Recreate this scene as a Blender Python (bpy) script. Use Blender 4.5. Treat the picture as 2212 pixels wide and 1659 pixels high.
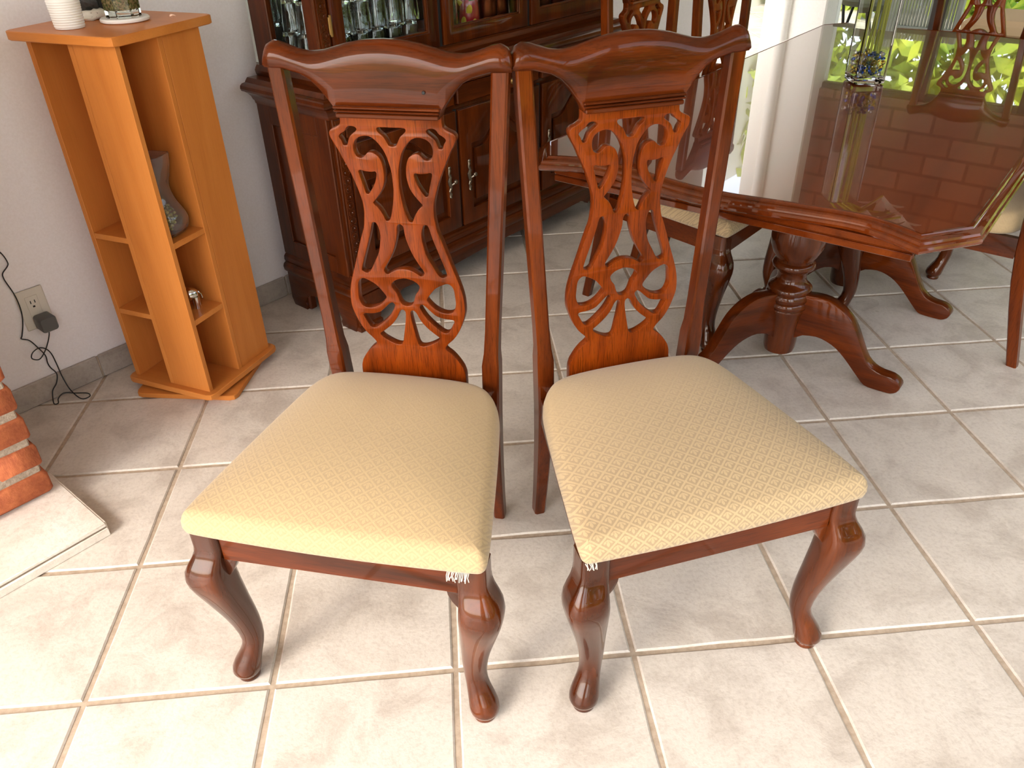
import bpy, math, random
from mathutils import Matrix, Vector
random.seed(11)
PI = math.pi
for o in list(bpy.data.objects): bpy.data.objects.remove(o, do_unlink=True)
SC = bpy.context.scene
COL = SC.collection
R2 = math.sqrt(.5)

# ------------------------------------------------------------------ camera
cam_d = bpy.data.cameras.new('camera'); cam = bpy.data.objects.new('camera', cam_d); COL.objects.link(cam)
cam_d.sensor_width = 36.0; cam_d.lens = 36.0 * 1717.14 / 2212.0; cam_d.clip_start = .05; cam_d.clip_end = 200
_r = Vector((0.99564257, -0.09077337, -0.0213559)); _u = Vector((0.06768869, 0.54597808, 0.83506058)); _f = Vector((0.06414141, 0.83286741, -0.54974335))
cam.matrix_world = Matrix(((_r.x, _u.x, -_f.x, .8543), (_r.y, _u.y, -_f.y, -1.1335), (_r.z, _u.z, -_f.z, 1.4939), (0, 0, 0, 1)))
SC.camera = cam

# ------------------------------------------------------------------ world, sun, exposure
W = bpy.data.worlds.new('world'); SC.world = W; W.use_nodes = True
wn = W.node_tree.nodes; wl = W.node_tree.links
sky = wn.new('ShaderNodeTexSky'); sky.sky_type = 'NISHITA'; sky.sun_disc = False
sky.sun_elevation = math.radians(42); sky.sun_rotation = math.radians(227); sky.air_density = 1.0; sky.dust_density = 2.5; sky.ozone_density = 1.0
SKY_STRENGTH = 1.0
wn['Background'].inputs['Strength'].default_value = SKY_STRENGTH
haze = wn.new('ShaderNodeHueSaturation'); haze.inputs['Saturation'].default_value = .40      # hazy bright sky
wl.new(sky.outputs['Color'], haze.inputs['Color']); wl.new(haze.outputs['Color'], wn['Background'].inputs['Color'])
sun_d = bpy.data.lights.new('sun', 'SUN'); sun = bpy.data.objects.new('sun', sun_d); COL.objects.link(sun)
sun_d.energy = .8; sun_d.angle = math.radians(11); sun_d.color = (1.0, .90, .75)
SUN_AZ, SUN_EL = math.radians(44), math.radians(33)      # the way the light travels, seen from above, and its height
_d = Vector((math.cos(SUN_AZ) * math.cos(SUN_EL), math.sin(SUN_AZ) * math.cos(SUN_EL), -math.sin(SUN_EL)))
sun.rotation_euler = _d.to_track_quat('-Z', 'Y').to_euler(); sun.location = (-3, -4, 5)
SC.view_settings.view_transform = 'Standard'; SC.view_settings.look = 'None'; SC.view_settings.gamma = 1.0
SC.view_settings.use_curve_mapping = False
SC.view_settings.exposure = -0.08
SC.cycles.use_denoising = True
SC.cycles.max_bounces = 14; SC.cycles.transparent_max_bounces = 16; SC.cycles.transmission_bounces = 14; SC.cycles.diffuse_bounces = 6

# ------------------------------------------------------------------ materials
M = {}
def nmat(name):
    m = bpy.data.materials.new(name); m.use_nodes = True
    nt = m.node_tree; b = nt.nodes['Principled BSDF']; M[name] = m
    return m, nt, b
def srgb(r, g, b):
    f = lambda c: (c / 255 / 12.92) if c / 255 <= .04045 else ((c / 255 + .055) / 1.055) ** 2.4
    return (f(r), f(g), f(b), 1)
def plain(name, col, rough=.5, metal=0, coat=0, spec=.5):
    m, nt, b = nmat(name)
    b.inputs['Base Color'].default_value = col; b.inputs['Roughness'].default_value = rough; b.inputs['Metallic'].default_value = metal
    b.inputs['Coat Weight'].default_value = coat; b.inputs['Specular IOR Level'].default_value = spec
    return m
def nd(nt, t, **kw):
    n = nt.nodes.new(t)
    for k, v in kw.items():
        if k.startswith('i_'): n.inputs[k[2:].replace('_', ' ')].default_value = v
        else: setattr(n, k, v)
    return n
def ramp(nt, stops):
    n = nt.nodes.new('ShaderNodeValToRGB'); e = n.color_ramp.elements
    while len(e) < len(stops): e.new(.5)
    for k, (p, c) in enumerate(stops): e[k].position = p; e[k].color = c
    return n
def mathn(nt, op, a, b=None, c=None):
    n = nt.nodes.new('ShaderNodeMath'); n.operation = op
    for k, v in enumerate((a, b, c)):
        if v is None: continue
        if isinstance(v, (int, float)): n.inputs[k].default_value = v
        else: nt.links.new(v, n.inputs[k])
    return n.outputs[0]
def wood(name, dark, mid, light, grain='z', rough=.32, coat=.55, coat_rough=.12, scale=1.0, bump=.04, pores=.35):
    m, nt, b = nmat(name); L = nt.links
    tc = nd(nt, 'ShaderNodeTexCoord'); oi = nd(nt, 'ShaderNodeObjectInfo')
    add = nd(nt, 'ShaderNodeVectorMath', operation='ADD'); L.new(tc.outputs['Object'], add.inputs[0])
    rn = mathn(nt, 'MULTIPLY', oi.outputs['Random'], 7.0); L.new(rn, add.inputs[1])
    def mapped(sl, sa):
        mp = nd(nt, 'ShaderNodeMapping'); v = [sa, sa, sa]; v['xyz'.index(grain)] = sl
        mp.inputs['Scale'].default_value = [q * scale for q in v]; L.new(add.outputs[0], mp.inputs['Vector']); return mp.outputs[0]
    n1 = nd(nt, 'ShaderNodeTexNoise', i_Scale=1.0, i_Detail=5.0, i_Roughness=.6, i_Distortion=.8); L.new(mapped(1.6, 14), n1.inputs['Vector'])
    n2 = nd(nt, 'ShaderNodeTexNoise', i_Scale=1.0, i_Detail=3.0, i_Roughness=.7); L.new(mapped(14, 420), n2.inputs['Vector'])
    r1 = ramp(nt, [(.28, dark), (.5, mid), (.75, light)]); L.new(n1.outputs['Fac'], r1.inputs[0])
    r2 = ramp(nt, [(.36, (1 - pores, 1 - pores, 1 - pores, 1)), (.5, (1, 1, 1, 1))]); L.new(n2.outputs['Fac'], r2.inputs[0])
    mx = nd(nt, 'ShaderNodeMix', data_type='RGBA', blend_type='MULTIPLY'); mx.inputs[0].default_value = 1.0
    L.new(r1.outputs[0], mx.inputs[6]); L.new(r2.outputs[0], mx.inputs[7]); L.new(mx.outputs[2], b.inputs['Base Color'])
    b.inputs['Roughness'].default_value = rough; b.inputs['Coat Weight'].default_value = coat; b.inputs['Coat Roughness'].default_value = coat_rough; b.inputs['Specular IOR Level'].default_value = .16; b.inputs['Specular Tint'].default_value = (1.0, .62, .36, 1)
    bp = nd(nt, 'ShaderNodeBump', i_Strength=bump, i_Distance=.002); L.new(n2.outputs['Fac'], bp.inputs['Height']); L.new(bp.outputs[0], b.inputs['Normal'])
    return m
CH_D, CH_M, CH_L = srgb(46, 16, 4), srgb(84, 32, 6), srgb(114, 49, 9)
for ax in 'xyz':
    wood('chair_wood_' + ax, CH_D, CH_M, CH_L, ax, rough=.30, coat=.36, coat_rough=.045)
    wood('cabinet_wood_' + ax, srgb(48, 18, 5), srgb(78, 31, 7), srgb(102, 45, 11), ax, rough=.28, coat=.35, coat_rough=.06, scale=.7)
    wood('shelf_wood_' + ax, srgb(182, 106, 46), srgb(195, 118, 54), srgb(206, 130, 64), ax, rough=.38, coat=.15, coat_rough=.2, scale=.6, bump=.01, pores=.05)
wood('splat_wood', srgb(76, 27, 4), srgb(116, 45, 6), srgb(138, 61, 9), 'z', rough=.34, coat=.20, coat_rough=.10, pores=.5)
wood('leg_wood', srgb(36, 13, 4), srgb(68, 27, 6), srgb(106, 47, 10), 'z', rough=.24, coat=.7, coat_rough=.06, scale=.6, pores=.15)
wood('table_wood_x', srgb(86, 34, 14), srgb(112, 46, 18), srgb(128, 58, 24), 'x', rough=.2, coat=1.0, coat_rough=.015, scale=.6, bump=.0, pores=.12)
M['table_wood_x'].node_tree.nodes['Principled BSDF'].inputs['Coat IOR'].default_value = 2.0
wood('table_edge', srgb(66, 23, 5), srgb(94, 37, 8), srgb(116, 51, 12), 'x', rough=.18, coat=1.0, coat_rough=.03, scale=.6, bump=.0, pores=.1)

# floor tile: mottled cream stone, each tile a little different
def tile_mat(name, base, spot, warm, rough):
    m, nt, b = nmat(name); L = nt.links
    g = nd(nt, 'ShaderNodeNewGeometry')
    n1 = nd(nt, 'ShaderNodeTexNoise', i_Scale=7.0, i_Detail=8.0, i_Roughness=.62, i_Distortion=.5); L.new(g.outputs['Position'], n1.inputs['Vector'])
    n2 = nd(nt, 'ShaderNodeTexNoise', i_Scale=95.0, i_Detail=5.0, i_Roughness=.7); L.new(g.outputs['Position'], n2.inputs['Vector'])
    n3 = nd(nt, 'ShaderNodeTexNoise', i_Scale=2.2, i_Detail=3.0); L.new(g.outputs['Position'], n3.inputs['Vector'])
    r1 = ramp(nt, [(.36, spot), (.52, base), (.72, warm)]); L.new(n1.outputs['Fac'], r1.inputs[0])
    r2 = ramp(nt, [(.38, (.80, .77, .75, 1)), (.52, (1, 1, 1, 1))]); L.new(n2.outputs['Fac'], r2.inputs[0])
    mx = nd(nt, 'ShaderNodeMix', data_type='RGBA', blend_type='MULTIPLY'); mx.inputs[0].default_value = .55
    L.new(r1.outputs[0], mx.inputs[6]); L.new(r2.outputs[0], mx.inputs[7]); L.new(mx.outputs[2], b.inputs['Base Color'])
    rr = ramp(nt, [(.3, (rough - .1,) * 3 + (1,)), (.7, (rough + .1,) * 3 + (1,))]); L.new(n3.outputs['Fac'], rr.inputs[0]); L.new(rr.outputs[0], b.inputs['Roughness'])
    ad = mathn(nt, 'ADD', mathn(nt, 'MULTIPLY', n1.outputs['Fac'], 1.0), mathn(nt, 'MULTIPLY', n2.outputs['Fac'], .22))
    bp = nd(nt, 'ShaderNodeBump', i_Strength=.35, i_Distance=.006); L.new(ad, bp.inputs['Height']); L.new(bp.outputs[0], b.inputs['Normal'])
    return m
tile_mat('floor_tile', srgb(211, 200, 187), srgb(192, 180, 167), srgb(218, 207, 194), .36)
tile_mat('baseboard_tile', srgb(176, 164, 152), srgb(160, 148, 137), srgb(188, 177, 166), .42)
tile_mat('hearth_tile', srgb(232, 222, 208), srgb(218, 204, 188), srgb(240, 230, 218), .4)
def noisy(name, c1, c2, scale, rough, bump=.2, dist=.004, detail=6, lo=.35, hi=.65):
    m, nt, b = nmat(name); L = nt.links
    tc = nd(nt, 'ShaderNodeTexCoord'); n = nd(nt, 'ShaderNodeTexNoise', i_Scale=scale, i_Detail=float(detail), i_Roughness=.65); L.new(tc.outputs['Object'], n.inputs['Vector'])
    r = ramp(nt, [(lo, c1), (hi, c2)]); L.new(n.outputs['Fac'], r.inputs[0]); L.new(r.outputs[0], b.inputs['Base Color'])
    b.inputs['Roughness'].default_value = rough
    bp = nd(nt, 'ShaderNodeBump', i_Strength=bump, i_Distance=dist); L.new(n.outputs['Fac'], bp.inputs['Height']); L.new(bp.outputs[0], b.inputs['Normal'])
    return m
noisy('grout', srgb(168, 148, 126), srgb(190, 170, 148), 60, .8)
noisy('wall_paint', srgb(238, 229, 226), srgb(243, 235, 233), 140, .75, .12, .002, 3)
noisy('white_paint', srgb(236, 230, 220), srgb(240, 235, 226), 60, .6, .1, .002, 3)
noisy('brick', srgb(156, 78, 44), srgb(190, 106, 62), 28, .85, .6, .006)
noisy('mortar', srgb(150, 132, 112), srgb(186, 168, 146), 90, .9, .8, .006)
m_, nt_, b_ = nmat('stone_wall')
tc_ = nd(nt_, 'ShaderNodeTexCoord'); mp_ = nd(nt_, 'ShaderNodeMapping'); mp_.inputs['Rotation'].default_value = (0, PI / 2, PI / 2); nt_.links.new(tc_.outputs['Object'], mp_.inputs['Vector'])
bt_ = nd(nt_, 'ShaderNodeTexBrick', i_Scale=1.7, i_Mortar_Size=.02); bt_.inputs['Color1'].default_value = srgb(116, 86, 72); bt_.inputs['Color2'].default_value = srgb(136, 106, 90); bt_.inputs['Mortar'].default_value = srgb(96, 68, 56)
nt_.links.new(mp_.outputs[0], bt_.inputs['Vector']); nt_.links.new(bt_.outputs['Color'], b_.inputs['Base Color']); b_.inputs['Roughness'].default_value = .85
noisy('lawn', srgb(86, 120, 50), srgb(130, 150, 70), 12, .9)

# seat fabric: cream damask with a diamond trellis and a leaf in every diamond
def fabric(name, base, worn, strength):
    m, nt, b = nmat(name); L = nt.links
    tc = nd(nt, 'ShaderNodeTexCoord'); sp = nd(nt, 'ShaderNodeSeparateXYZ'); L.new(tc.outputs['Object'], sp.inputs[0])
    P = .033
    yy = mathn(nt, 'ADD', sp.outputs['Y'], mathn(nt, 'MULTIPLY', sp.outputs['Z'], 1.0))
    u = mathn(nt, 'MULTIPLY', mathn(nt, 'ADD', sp.outputs['X'], mathn(nt, 'MULTIPLY', yy, .92)), 1 / P)
    v = mathn(nt, 'MULTIPLY', mathn(nt, 'SUBTRACT', sp.outputs['X'], mathn(nt, 'MULTIPLY', yy, .92)), 1 / P)
    fu = mathn(nt, 'SUBTRACT', mathn(nt, 'FRACT', u), .5); fv = mathn(nt, 'SUBTRACT', mathn(nt, 'FRACT', v), .5)
    au = mathn(nt, 'ABSOLUTE', fu); av = mathn(nt, 'ABSOLUTE', fv)
    edge = mathn(nt, 'MAXIMUM', au, av)                                   # 0 in the middle of a diamond, .5 on the trellis
    px_ = mathn(nt, 'ADD', fu, fv); py_ = mathn(nt, 'SUBTRACT', fu, fv)      # across and along the leaf
    qy = mathn(nt, 'ADD', mathn(nt, 'MULTIPLY', py_, -1.0), .52)              # up from the foot of the leaf
    ang = nd(nt, 'ShaderNodeMath', operation='ARCTAN2'); L.new(px_, ang.inputs[0]); L.new(qy, ang.inputs[1])
    lobes = mathn(nt, 'COSINE', mathn(nt, 'MULTIPLY', ang.outputs[0], 8.0))
    rad = mathn(nt, 'SQRT', mathn(nt, 'ADD', mathn(nt, 'MULTIPLY', px_, px_), mathn(nt, 'MULTIPLY', qy, qy)))
    inside = mathn(nt, 'LESS_THAN', rad, mathn(nt, 'SUBTRACT', mathn(nt, 'ADD', mathn(nt, 'MULTIPLY', lobes, .13), .86), mathn(nt, 'MULTIPLY', mathn(nt, 'ABSOLUTE', ang.outputs[0]), .32)))
    fan = mathn(nt, 'LESS_THAN', mathn(nt, 'ABSOLUTE', ang.outputs[0]), 1.05)
    vein = mathn(nt, 'GREATER_THAN', lobes, -.72)
    leaf = mathn(nt, 'MULTIPLY', mathn(nt, 'MULTIPLY', inside, fan), mathn(nt, 'MAXIMUM', vein, mathn(nt, 'LESS_THAN', rad, .25)))
    halo = mathn(nt, 'MULTIPLY', mathn(nt, 'LESS_THAN', edge, .415), mathn(nt, 'SUBTRACT', 1.0, leaf))
    nz = nd(nt, 'ShaderNodeTexNoise', i_Scale=900.0, i_Detail=2.0); L.new(tc.outputs['Object'], nz.inputs['Vector'])
    wr = nd(nt, 'ShaderNodeTexNoise', i_Scale=5.0, i_Detail=2.0); L.new(tc.outputs['Object'], wr.inputs['Vector'])
    # the pattern is worn away towards the back of the seat
    wear = nd(nt, 'ShaderNodeMapRange'); wear.inputs['From Min'].default_value = .05; wear.inputs['From Max'].default_value = .42
    wear.inputs['To Min'].default_value = 1.0; wear.inputs['To Max'].default_value = worn
    L.new(mathn(nt, 'ADD', sp.outputs['Y'], mathn(nt, 'MULTIPLY', mathn(nt, 'SUBTRACT', wr.outputs['Fac'], .5), .35)), wear.inputs['Value'])
    pat = mathn(nt, 'MULTIPLY', halo, wear.outputs[0])
    mx = nd(nt, 'ShaderNodeMix', data_type='RGBA'); L.new(mathn(nt, 'MULTIPLY', pat, strength), mx.inputs[0])
    mx.inputs[6].default_value = base; mx.inputs[7].default_value = srgb(150, 128, 100)
    m2 = nd(nt, 'ShaderNodeMix', data_type='RGBA', blend_type='MULTIPLY'); m2.inputs[0].default_value = .5
    rz = ramp(nt, [(.3, (.72, .70, .68, 1)), (.62, (1, 1, 1, 1))]); L.new(nz.outputs['Fac'], rz.inputs[0])
    L.new(mx.outputs[2], m2.inputs[6]); L.new(rz.outputs[0], m2.inputs[7]); L.new(m2.outputs[2], b.inputs['Base Color'])
    b.inputs['Roughness'].default_value = .85; b.inputs['Sheen Weight'].default_value = .25; b.inputs['Specular IOR Level'].default_value = .2
    h = mathn(nt, 'ADD', mathn(nt, 'MULTIPLY', mathn(nt, 'SUBTRACT', 1.0, pat), .7), mathn(nt, 'MULTIPLY', nz.outputs['Fac'], .5))
    bp = nd(nt, 'ShaderNodeBump', i_Strength=.55, i_Distance=.0016); L.new(h, bp.inputs['Height']); L.new(bp.outputs[0], b.inputs['Normal'])
    return m
fabric('seat_fabric', srgb(190, 163, 121), .06, .36)
fabric('seat_fabric_fresh', srgb(190, 164, 124), .14, .62)

def glass(name, col=(1, 1, 1, 1), ior=1.45, rough=0.0):
    m, nt, b = nmat(name); b.inputs['Base Color'].default_value = col; b.inputs['Roughness'].default_value = rough
    b.inputs['Transmission Weight'].default_value = 1.0; b.inputs['IOR'].default_value = ior
    return m
glass('clear_glass', (.98, 1, .99, 1)); glass('pane_glass', (.97, 1, .99, 1), 1.1); glass('green_glass', (.86, .95, .88, 1)); glass('wavy_glass', (.90, .88, .86, 1), 1.38); M['wavy_glass'].node_tree.nodes['Principled BSDF'].inputs['Transmission Weight'].default_value = .95
glass('gem_blue', (.05, .16, .75, 1)); glass('gem_amber', (.62, .42, .05, 1)); glass('gem_clear', (.9, .88, .92, 1))
plain('black_plastic', srgb(20, 19, 20), .45); plain('grey_plastic', srgb(84, 82, 79), .4); plain('ivory_plastic', srgb(214, 205, 190), .4)
plain('slot_black', srgb(14, 13, 12), .6); plain('pewter', srgb(120, 108, 92), .38, .9); plain('brass', srgb(150, 116, 66), .35, .9); plain('chrome', srgb(214, 210, 206), .12, 1)
plain('mirror', srgb(222, 232, 226), .03, 1.0); plain('copper', srgb(120, 62, 34), .28, .95); plain('white_ceramic', srgb(236, 230, 222), .45); plain('cotton', srgb(226, 214, 194), .9)
plain('dark_frame', srgb(52, 42, 36), .5); plain('dark_void', srgb(20, 14, 11), .7); plain('petal_pink', srgb(236, 196, 170), .6)
plain('lily_white', srgb(240, 226, 214), .6); plain('leaf_green', srgb(88, 104, 34), .45); plain('stem_green', srgb(152, 152, 52), .45)
plain('black_metal', srgb(26, 27, 30), .4, .3); plain('olive_cloth', srgb(82, 80, 62), .9); plain('tan_cloth', srgb(206, 178, 140), .9)
plain('grey_slat', srgb(150, 150, 140), .5); plain('outdoor_paint', srgb(196, 222, 226), .6); plain('red_glaze', srgb(150, 26, 32), .25, 0, .5); plain('yellow_glaze', srgb(206, 176, 60), .3, 0, .4); plain('green_glaze', srgb(96, 140, 90), .3)
noisy('black_rock', srgb(20, 20, 20), srgb(62, 60, 56), 40, .42, .7, .01); noisy('speckled_stone', srgb(60, 56, 50), srgb(230, 222, 206), 150, .8, .3, .003, 3, .3, .38)
noisy('seed_mix', srgb(120, 88, 48), srgb(206, 172, 120), 160, .8, .8, .01, 4, .4, .6); noisy('seed_green', srgb(70, 74, 34), srgb(150, 140, 70), 160, .8, .8, .01, 4, .4, .6)
noisy('hedge_leaf', srgb(92, 128, 34), srgb(196, 206, 66), 2.0, .6, .1); noisy('gold_gem', srgb(90, 80, 30), srgb(210, 190, 90), 60, .2, .2)

# ------------------------------------------------------------------ mesh helpers
class MB:
    def __init__(self): self.v = []; self.f = []
    def add(self, vs, fs):
        k = len(self.v); self.v += [tuple(q) for q in vs]; self.f += [tuple(i + k for i in f) for f in fs]; return self
    def box(self, x0, x1, y0, y1, z0, z1, b=.0015):
        b = min(b, abs(x1 - x0) * .45, abs(y1 - y0) * .45, abs(z1 - z0) * .45)
        if b <= 0:
            return self.add([(x, y, z) for z in (z0, z1) for y in (y0, y1) for x in (x0, x1)], [(0, 2, 3, 1), (4, 5, 7, 6), (0, 1, 5, 4), (2, 6, 7, 3), (0, 4, 6, 2), (1, 3, 7, 5)])
        def oct_(c, z, ins):
            X0, X1, Y0, Y1 = x0 + ins, x1 - ins, y0 + ins, y1 - ins
            return [(X0 + c, Y0, z), (X1 - c, Y0, z), (X1, Y0 + c, z), (X1, Y1 - c, z), (X1 - c, Y1, z), (X0 + c, Y1, z), (X0, Y1 - c, z), (X0, Y0 + c, z)]
        return self.loft([oct_(b * .5, z0, b), oct_(b, z0 + b, 0), oct_(b, z1 - b, 0), oct_(b * .5, z1, b)])
    def loft(self, rings, cap=True, closed=False):
        n = len(rings[0]); vs = [q for r in rings for q in r]; fs = []
        K = len(rings)
        for k in range(K if closed else K - 1):
            k2 = (k + 1) % K
            for i in range(n):
                j = (i + 1) % n; fs.append((k * n + i, k * n + j, k2 * n + j, k2 * n + i))
        if cap and not closed: fs += [tuple(range(n - 1, -1, -1)), tuple(range((K - 1) * n, K * n))]
        return self.add(vs, fs)
    def lathe(self, prof, c=(0, 0, 0), n=24, cap=True):
        return self.loft([[(c[0] + r * math.cos(2 * PI * i / n), c[1] + r * math.sin(2 * PI * i / n), c[2] + z) for i in range(n)] for r, z in prof], cap)
    def tube(self, path, r, n=8, cap=True):
        P = [Vector(q) for q in path]; rs = r if isinstance(r, (list, tuple)) else [r] * len(P); rings = []
        up = Vector((0, 0, 1))
        for k, q in enumerate(P):
            t = (P[min(k + 1, len(P) - 1)] - P[max(k - 1, 0)]).normalized()
            if k == 0:
                a = t.cross(up) if abs(t.dot(up)) < .95 else t.cross(Vector((1, 0, 0)))
                a.normalize()
            else:
                a = (a - t * a.dot(t)).normalized()
            b = t.cross(a)
            rings.append([tuple(q + (a * math.cos(2 * PI * i / n) + b * math.sin(2 * PI * i / n)) * rs[k]) for i in range(n)])
        return self.loft(rings, cap)
    def sphere(self, c, rx, ry=None, rz=None, n=14, m=8):
        ry = rx if ry is None else ry; rz = rx if rz is None else rz
        return self.loft([[(c[0] + rx * math.sin(max(.02, PI * k / m if k < m else PI - .02)) * math.cos(2 * PI * i / n), c[1] + ry * math.sin(max(.02, PI * k / m if k < m else PI - .02)) * math.sin(2 * PI * i / n), c[2] - rz * math.cos(PI * k / m)) for i in range(n)] for k in range(m + 1)])
    def sweep_u(self, prof, x0, x1, y0, y1):
        """moulding round the left, front and right sides: prof = [(out, z)...] closed; front is y0, back y1"""
        rings = []
        for o, z in prof: rings.append([(x0 - o, y1, z), (x0 - o, y0 - o, z), (x1 + o, y0 - o, z), (x1 + o, y1, z)])
        n = 4; vs = [q for r in rings for q in r]; K = len(rings); fs = []
        for k in range(K):
            k2 = (k + 1) % K
            for i in range(3): fs.append((k * n + i, k * n + i + 1, k2 * n + i + 1, k2 * n + i))
        fs.append(tuple(k * n for k in range(K))); fs.append(tuple(k * n + 3 for k in range(K - 1, -1, -1)))
        return self.add(vs, fs)
    def mesh(self, name, mat, smooth=35):
        me = bpy.data.meshes.new(name); me.from_pydata(self.v, [], self.f); me.validate(); fin(me, mat, smooth); return me
def fin(me, mat, smooth=35):
    import bmesh
    bm = bmesh.new(); bm.from_mesh(me); bmesh.ops.recalc_face_normals(bm, faces=bm.faces); bm.to_mesh(me); bm.free()
    me.materials.clear(); me.materials.append(M[mat] if isinstance(mat, str) else mat)
    if smooth:
        for p in me.polygons: p.use_smooth = True
        me.set_sharp_from_angle(angle=math.radians(smooth))
    me.update()
def link(name, me, parent=None, loc=(0, 0, 0), rz=0.0, rot=None):
    o = bpy.data.objects.new(name, me); COL.objects.link(o); o.location = loc; o.rotation_euler = rot if rot else (0, 0, rz)
    if parent: o.parent = parent
    return o
def obj(name, mb, mat, parent=None, loc=(0, 0, 0), rz=0.0, smooth=35, rot=None): return link(name, mb.mesh(name, mat, smooth), parent, loc, rz, rot)
def tag(o, label=None, cat=None, group=None, kind=None):
    if label: o['label'] = label
    if cat: o['category'] = cat
    if group: o['group'] = group
    if kind: o['kind'] = kind
    return o
def thing(name, label, cat, loc=(0, 0, 0), rz=0.0, group=None): return tag(link(name, None, None, loc, rz), label, cat, group)
def copy_tree(o, parent=None):
    c = o.copy(); COL.objects.link(c); c.parent = parent
    for ch in [q for q in o.children]: copy_tree(ch, c)
    return c
def SN(s, n, z=0.0): return ((s - n) * R2, (s + n) * R2, z)     # the room stands at 45 degrees to the floor tiles
A45 = PI / 4
def crom(P, k=4):
    n = len(P); out = []
    for i in range(n):
        p0, p1, p2, p3 = [Vector(P[(i + d) % n]) for d in (-1, 0, 1, 2)]
        for j in range(k):
            t = j / k; out.append(tuple(.5 * ((2 * p1) + (p2 - p0) * t + (2 * p0 - 5 * p1 + 4 * p2 - p3) * t * t + (3 * p1 - p0 - 3 * p2 + p3) * t ** 3)))
    return out
def fill(name, contours, thick, mat, bevel=.0015, upright=True, smooth=30):
    """flat board cut to closed contours (outer first, then holes); upright: contour (x, z), board centred on y = 0"""
    cu = bpy.data.curves.new(name, 'CURVE'); cu.dimensions = '2D'; cu.fill_mode = 'BOTH'; cu.extrude = max(thick / 2 - bevel, .0005)
    cu.bevel_depth = bevel; cu.bevel_resolution = 1; cu.offset = -bevel
    for c in contours:
        sp = cu.splines.new('POLY'); sp.points.add(len(c) - 1); sp.use_cyclic_u = True
        for q, (x, y) in zip(sp.points, c): q.co = (x, y, 0, 1)
    o = bpy.data.objects.new('tmp_curve', cu); me = bpy.data.meshes.new_from_object(o); bpy.data.objects.remove(o); bpy.data.curves.remove(cu)
    me.name = name
    if upright: me.transform(Matrix.Rotation(PI / 2, 4, 'X'))
    import bmesh
    bm = bmesh.new(); bm.from_mesh(me); bmesh.ops.remove_doubles(bm, verts=bm.verts, dist=1e-5); bm.to_mesh(me); bm.free()
    fin(me, mat, smooth); return me

# ================================================================== THE SETTING
# floor: a grout bed with every tile on it
T = .40; G = .012
floor = obj('floor', MB().add([(-9, -9, -.004), (20, -9, -.004), (20, 20, -.004), (-9, 20, -.004)], [(0, 1, 2, 3)]), 'grout', smooth=0); tag(floor, kind='structure')
def tile_geo(seed):
    rnd = random.Random(seed); h = T / 2 - G / 2; pts = []
    for a in range(4):
        for k in range(4):
            t = -h + 2 * h * k / 4; q = (t, -h + rnd.uniform(-.0016, .0016)) if k else (-h, -h)
            for _ in range(a): q = (-q[1], q[0])
            pts.append(q)
    top = [(x * (1 - .004 / h), y * (1 - .004 / h), 0.0) for x, y in pts]
    return MB().loft([[(x, y, -.012) for x, y in pts], [(x, y, -.0028) for x, y in pts], top])
TILES = [tile_geo(s) for s in range(4)]; tile_me = [t.mesh('tile', 'floor_tile', 25) for t in TILES]
def project(w):
    d = Vector(w) - cam.matrix_world.translation; z = d.dot(_f)
    if z < .1: return None
    return (1106 + 1717.14 * d.dot(_r) / z, 829.5 - 1717.14 * d.dot(_u) / z, z)
cells = []
for i in range(-9, 40):
    for j in range(-6, 40):
        x, y = (i + .5) * T, (j + .5) * T; s, n = (x + y) * R2, (y - x) * R2
        if n > 1.45 and s < 4.9: continue
        if s > 15 or s < -3.0 or n < -3.4 or n > 6: continue
        q = project((x, y, 0)); vis = q and -170 < q[0] < 2400 and -60 < q[1] < 1850
        cells.append((0 if vis else 1, q[2] if vis else abs(x) + abs(y), i, j))
cells.sort()
far_tiles = MB()
for k, (_v, _z, i, j) in enumerate(cells):
    loc = ((i + .5) * T, (j + .5) * T, 0); a = (i * 7 + j * 3) % 4
    if k < 300 and _v == 0: link('tile', tile_me[(i * 5 + j * 11) % 4], floor, loc, a * PI / 2)
    else: far_tiles.add([(loc[0] + x, loc[1] + y, z) for x, y, z in TILES[(i + j) % 4].v], TILES[(i + j) % 4].f)
tag(obj('tile_field', far_tiles, 'floor_tile', floor, smooth=25), kind='stuff')

WN = 1.252                                                    # the wall behind shelf and cabinet
wl_ = obj('wall_left', MB().box(-2.6, 5.15, WN, WN + .16, 0, 2.75, 0), 'wall_paint', rz=A45, smooth=0); tag(wl_, kind='structure')
bb = obj('baseboard_left', MB().box(-2.6, 5.15, WN - .006, WN, 0, .080, 0), 'grout', rz=A45, smooth=0); tag(bb, kind='structure')
bm_ = MB().box(0, .392, -.013, 0, 0.001, .085, .003).mesh('baseboard_tile', 'baseboard_tile', 30)
for k in range(-6, 12): link('baseboard_tile', bm_, bb, (.28 + k * .398, WN - .001, 0))
pil = obj('wall_pillar', MB().box(6.0, 6.3, .86, 1.33, 0, 2.75, .01), 'white_paint', rz=A45); tag(pil, kind='structure')
tag(obj('trim_1', MB().lathe([(.045, 0), (.045, 2.75)], (5.985, 1.16, 0), 16), 'white_paint', rz=A45), kind='structure')
# ceiling with dark beams, open on the terrace side behind the camera
ceil = obj('ceiling', MB().box(-2.35, 6.3, -2.75, WN + .16, 2.75, 2.87, 0), 'white_paint', rz=A45, smooth=0); tag(ceil, kind='structure')
beam_me = MB().box(-.07, .07, -2.6, WN, 2.60, 2.755, .006).mesh('beam', 'cabinet_wood_y', 30)
for k in range(5): link('beam', beam_me, ceil, (.1 + k * 1.35, 0, 0))
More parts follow.
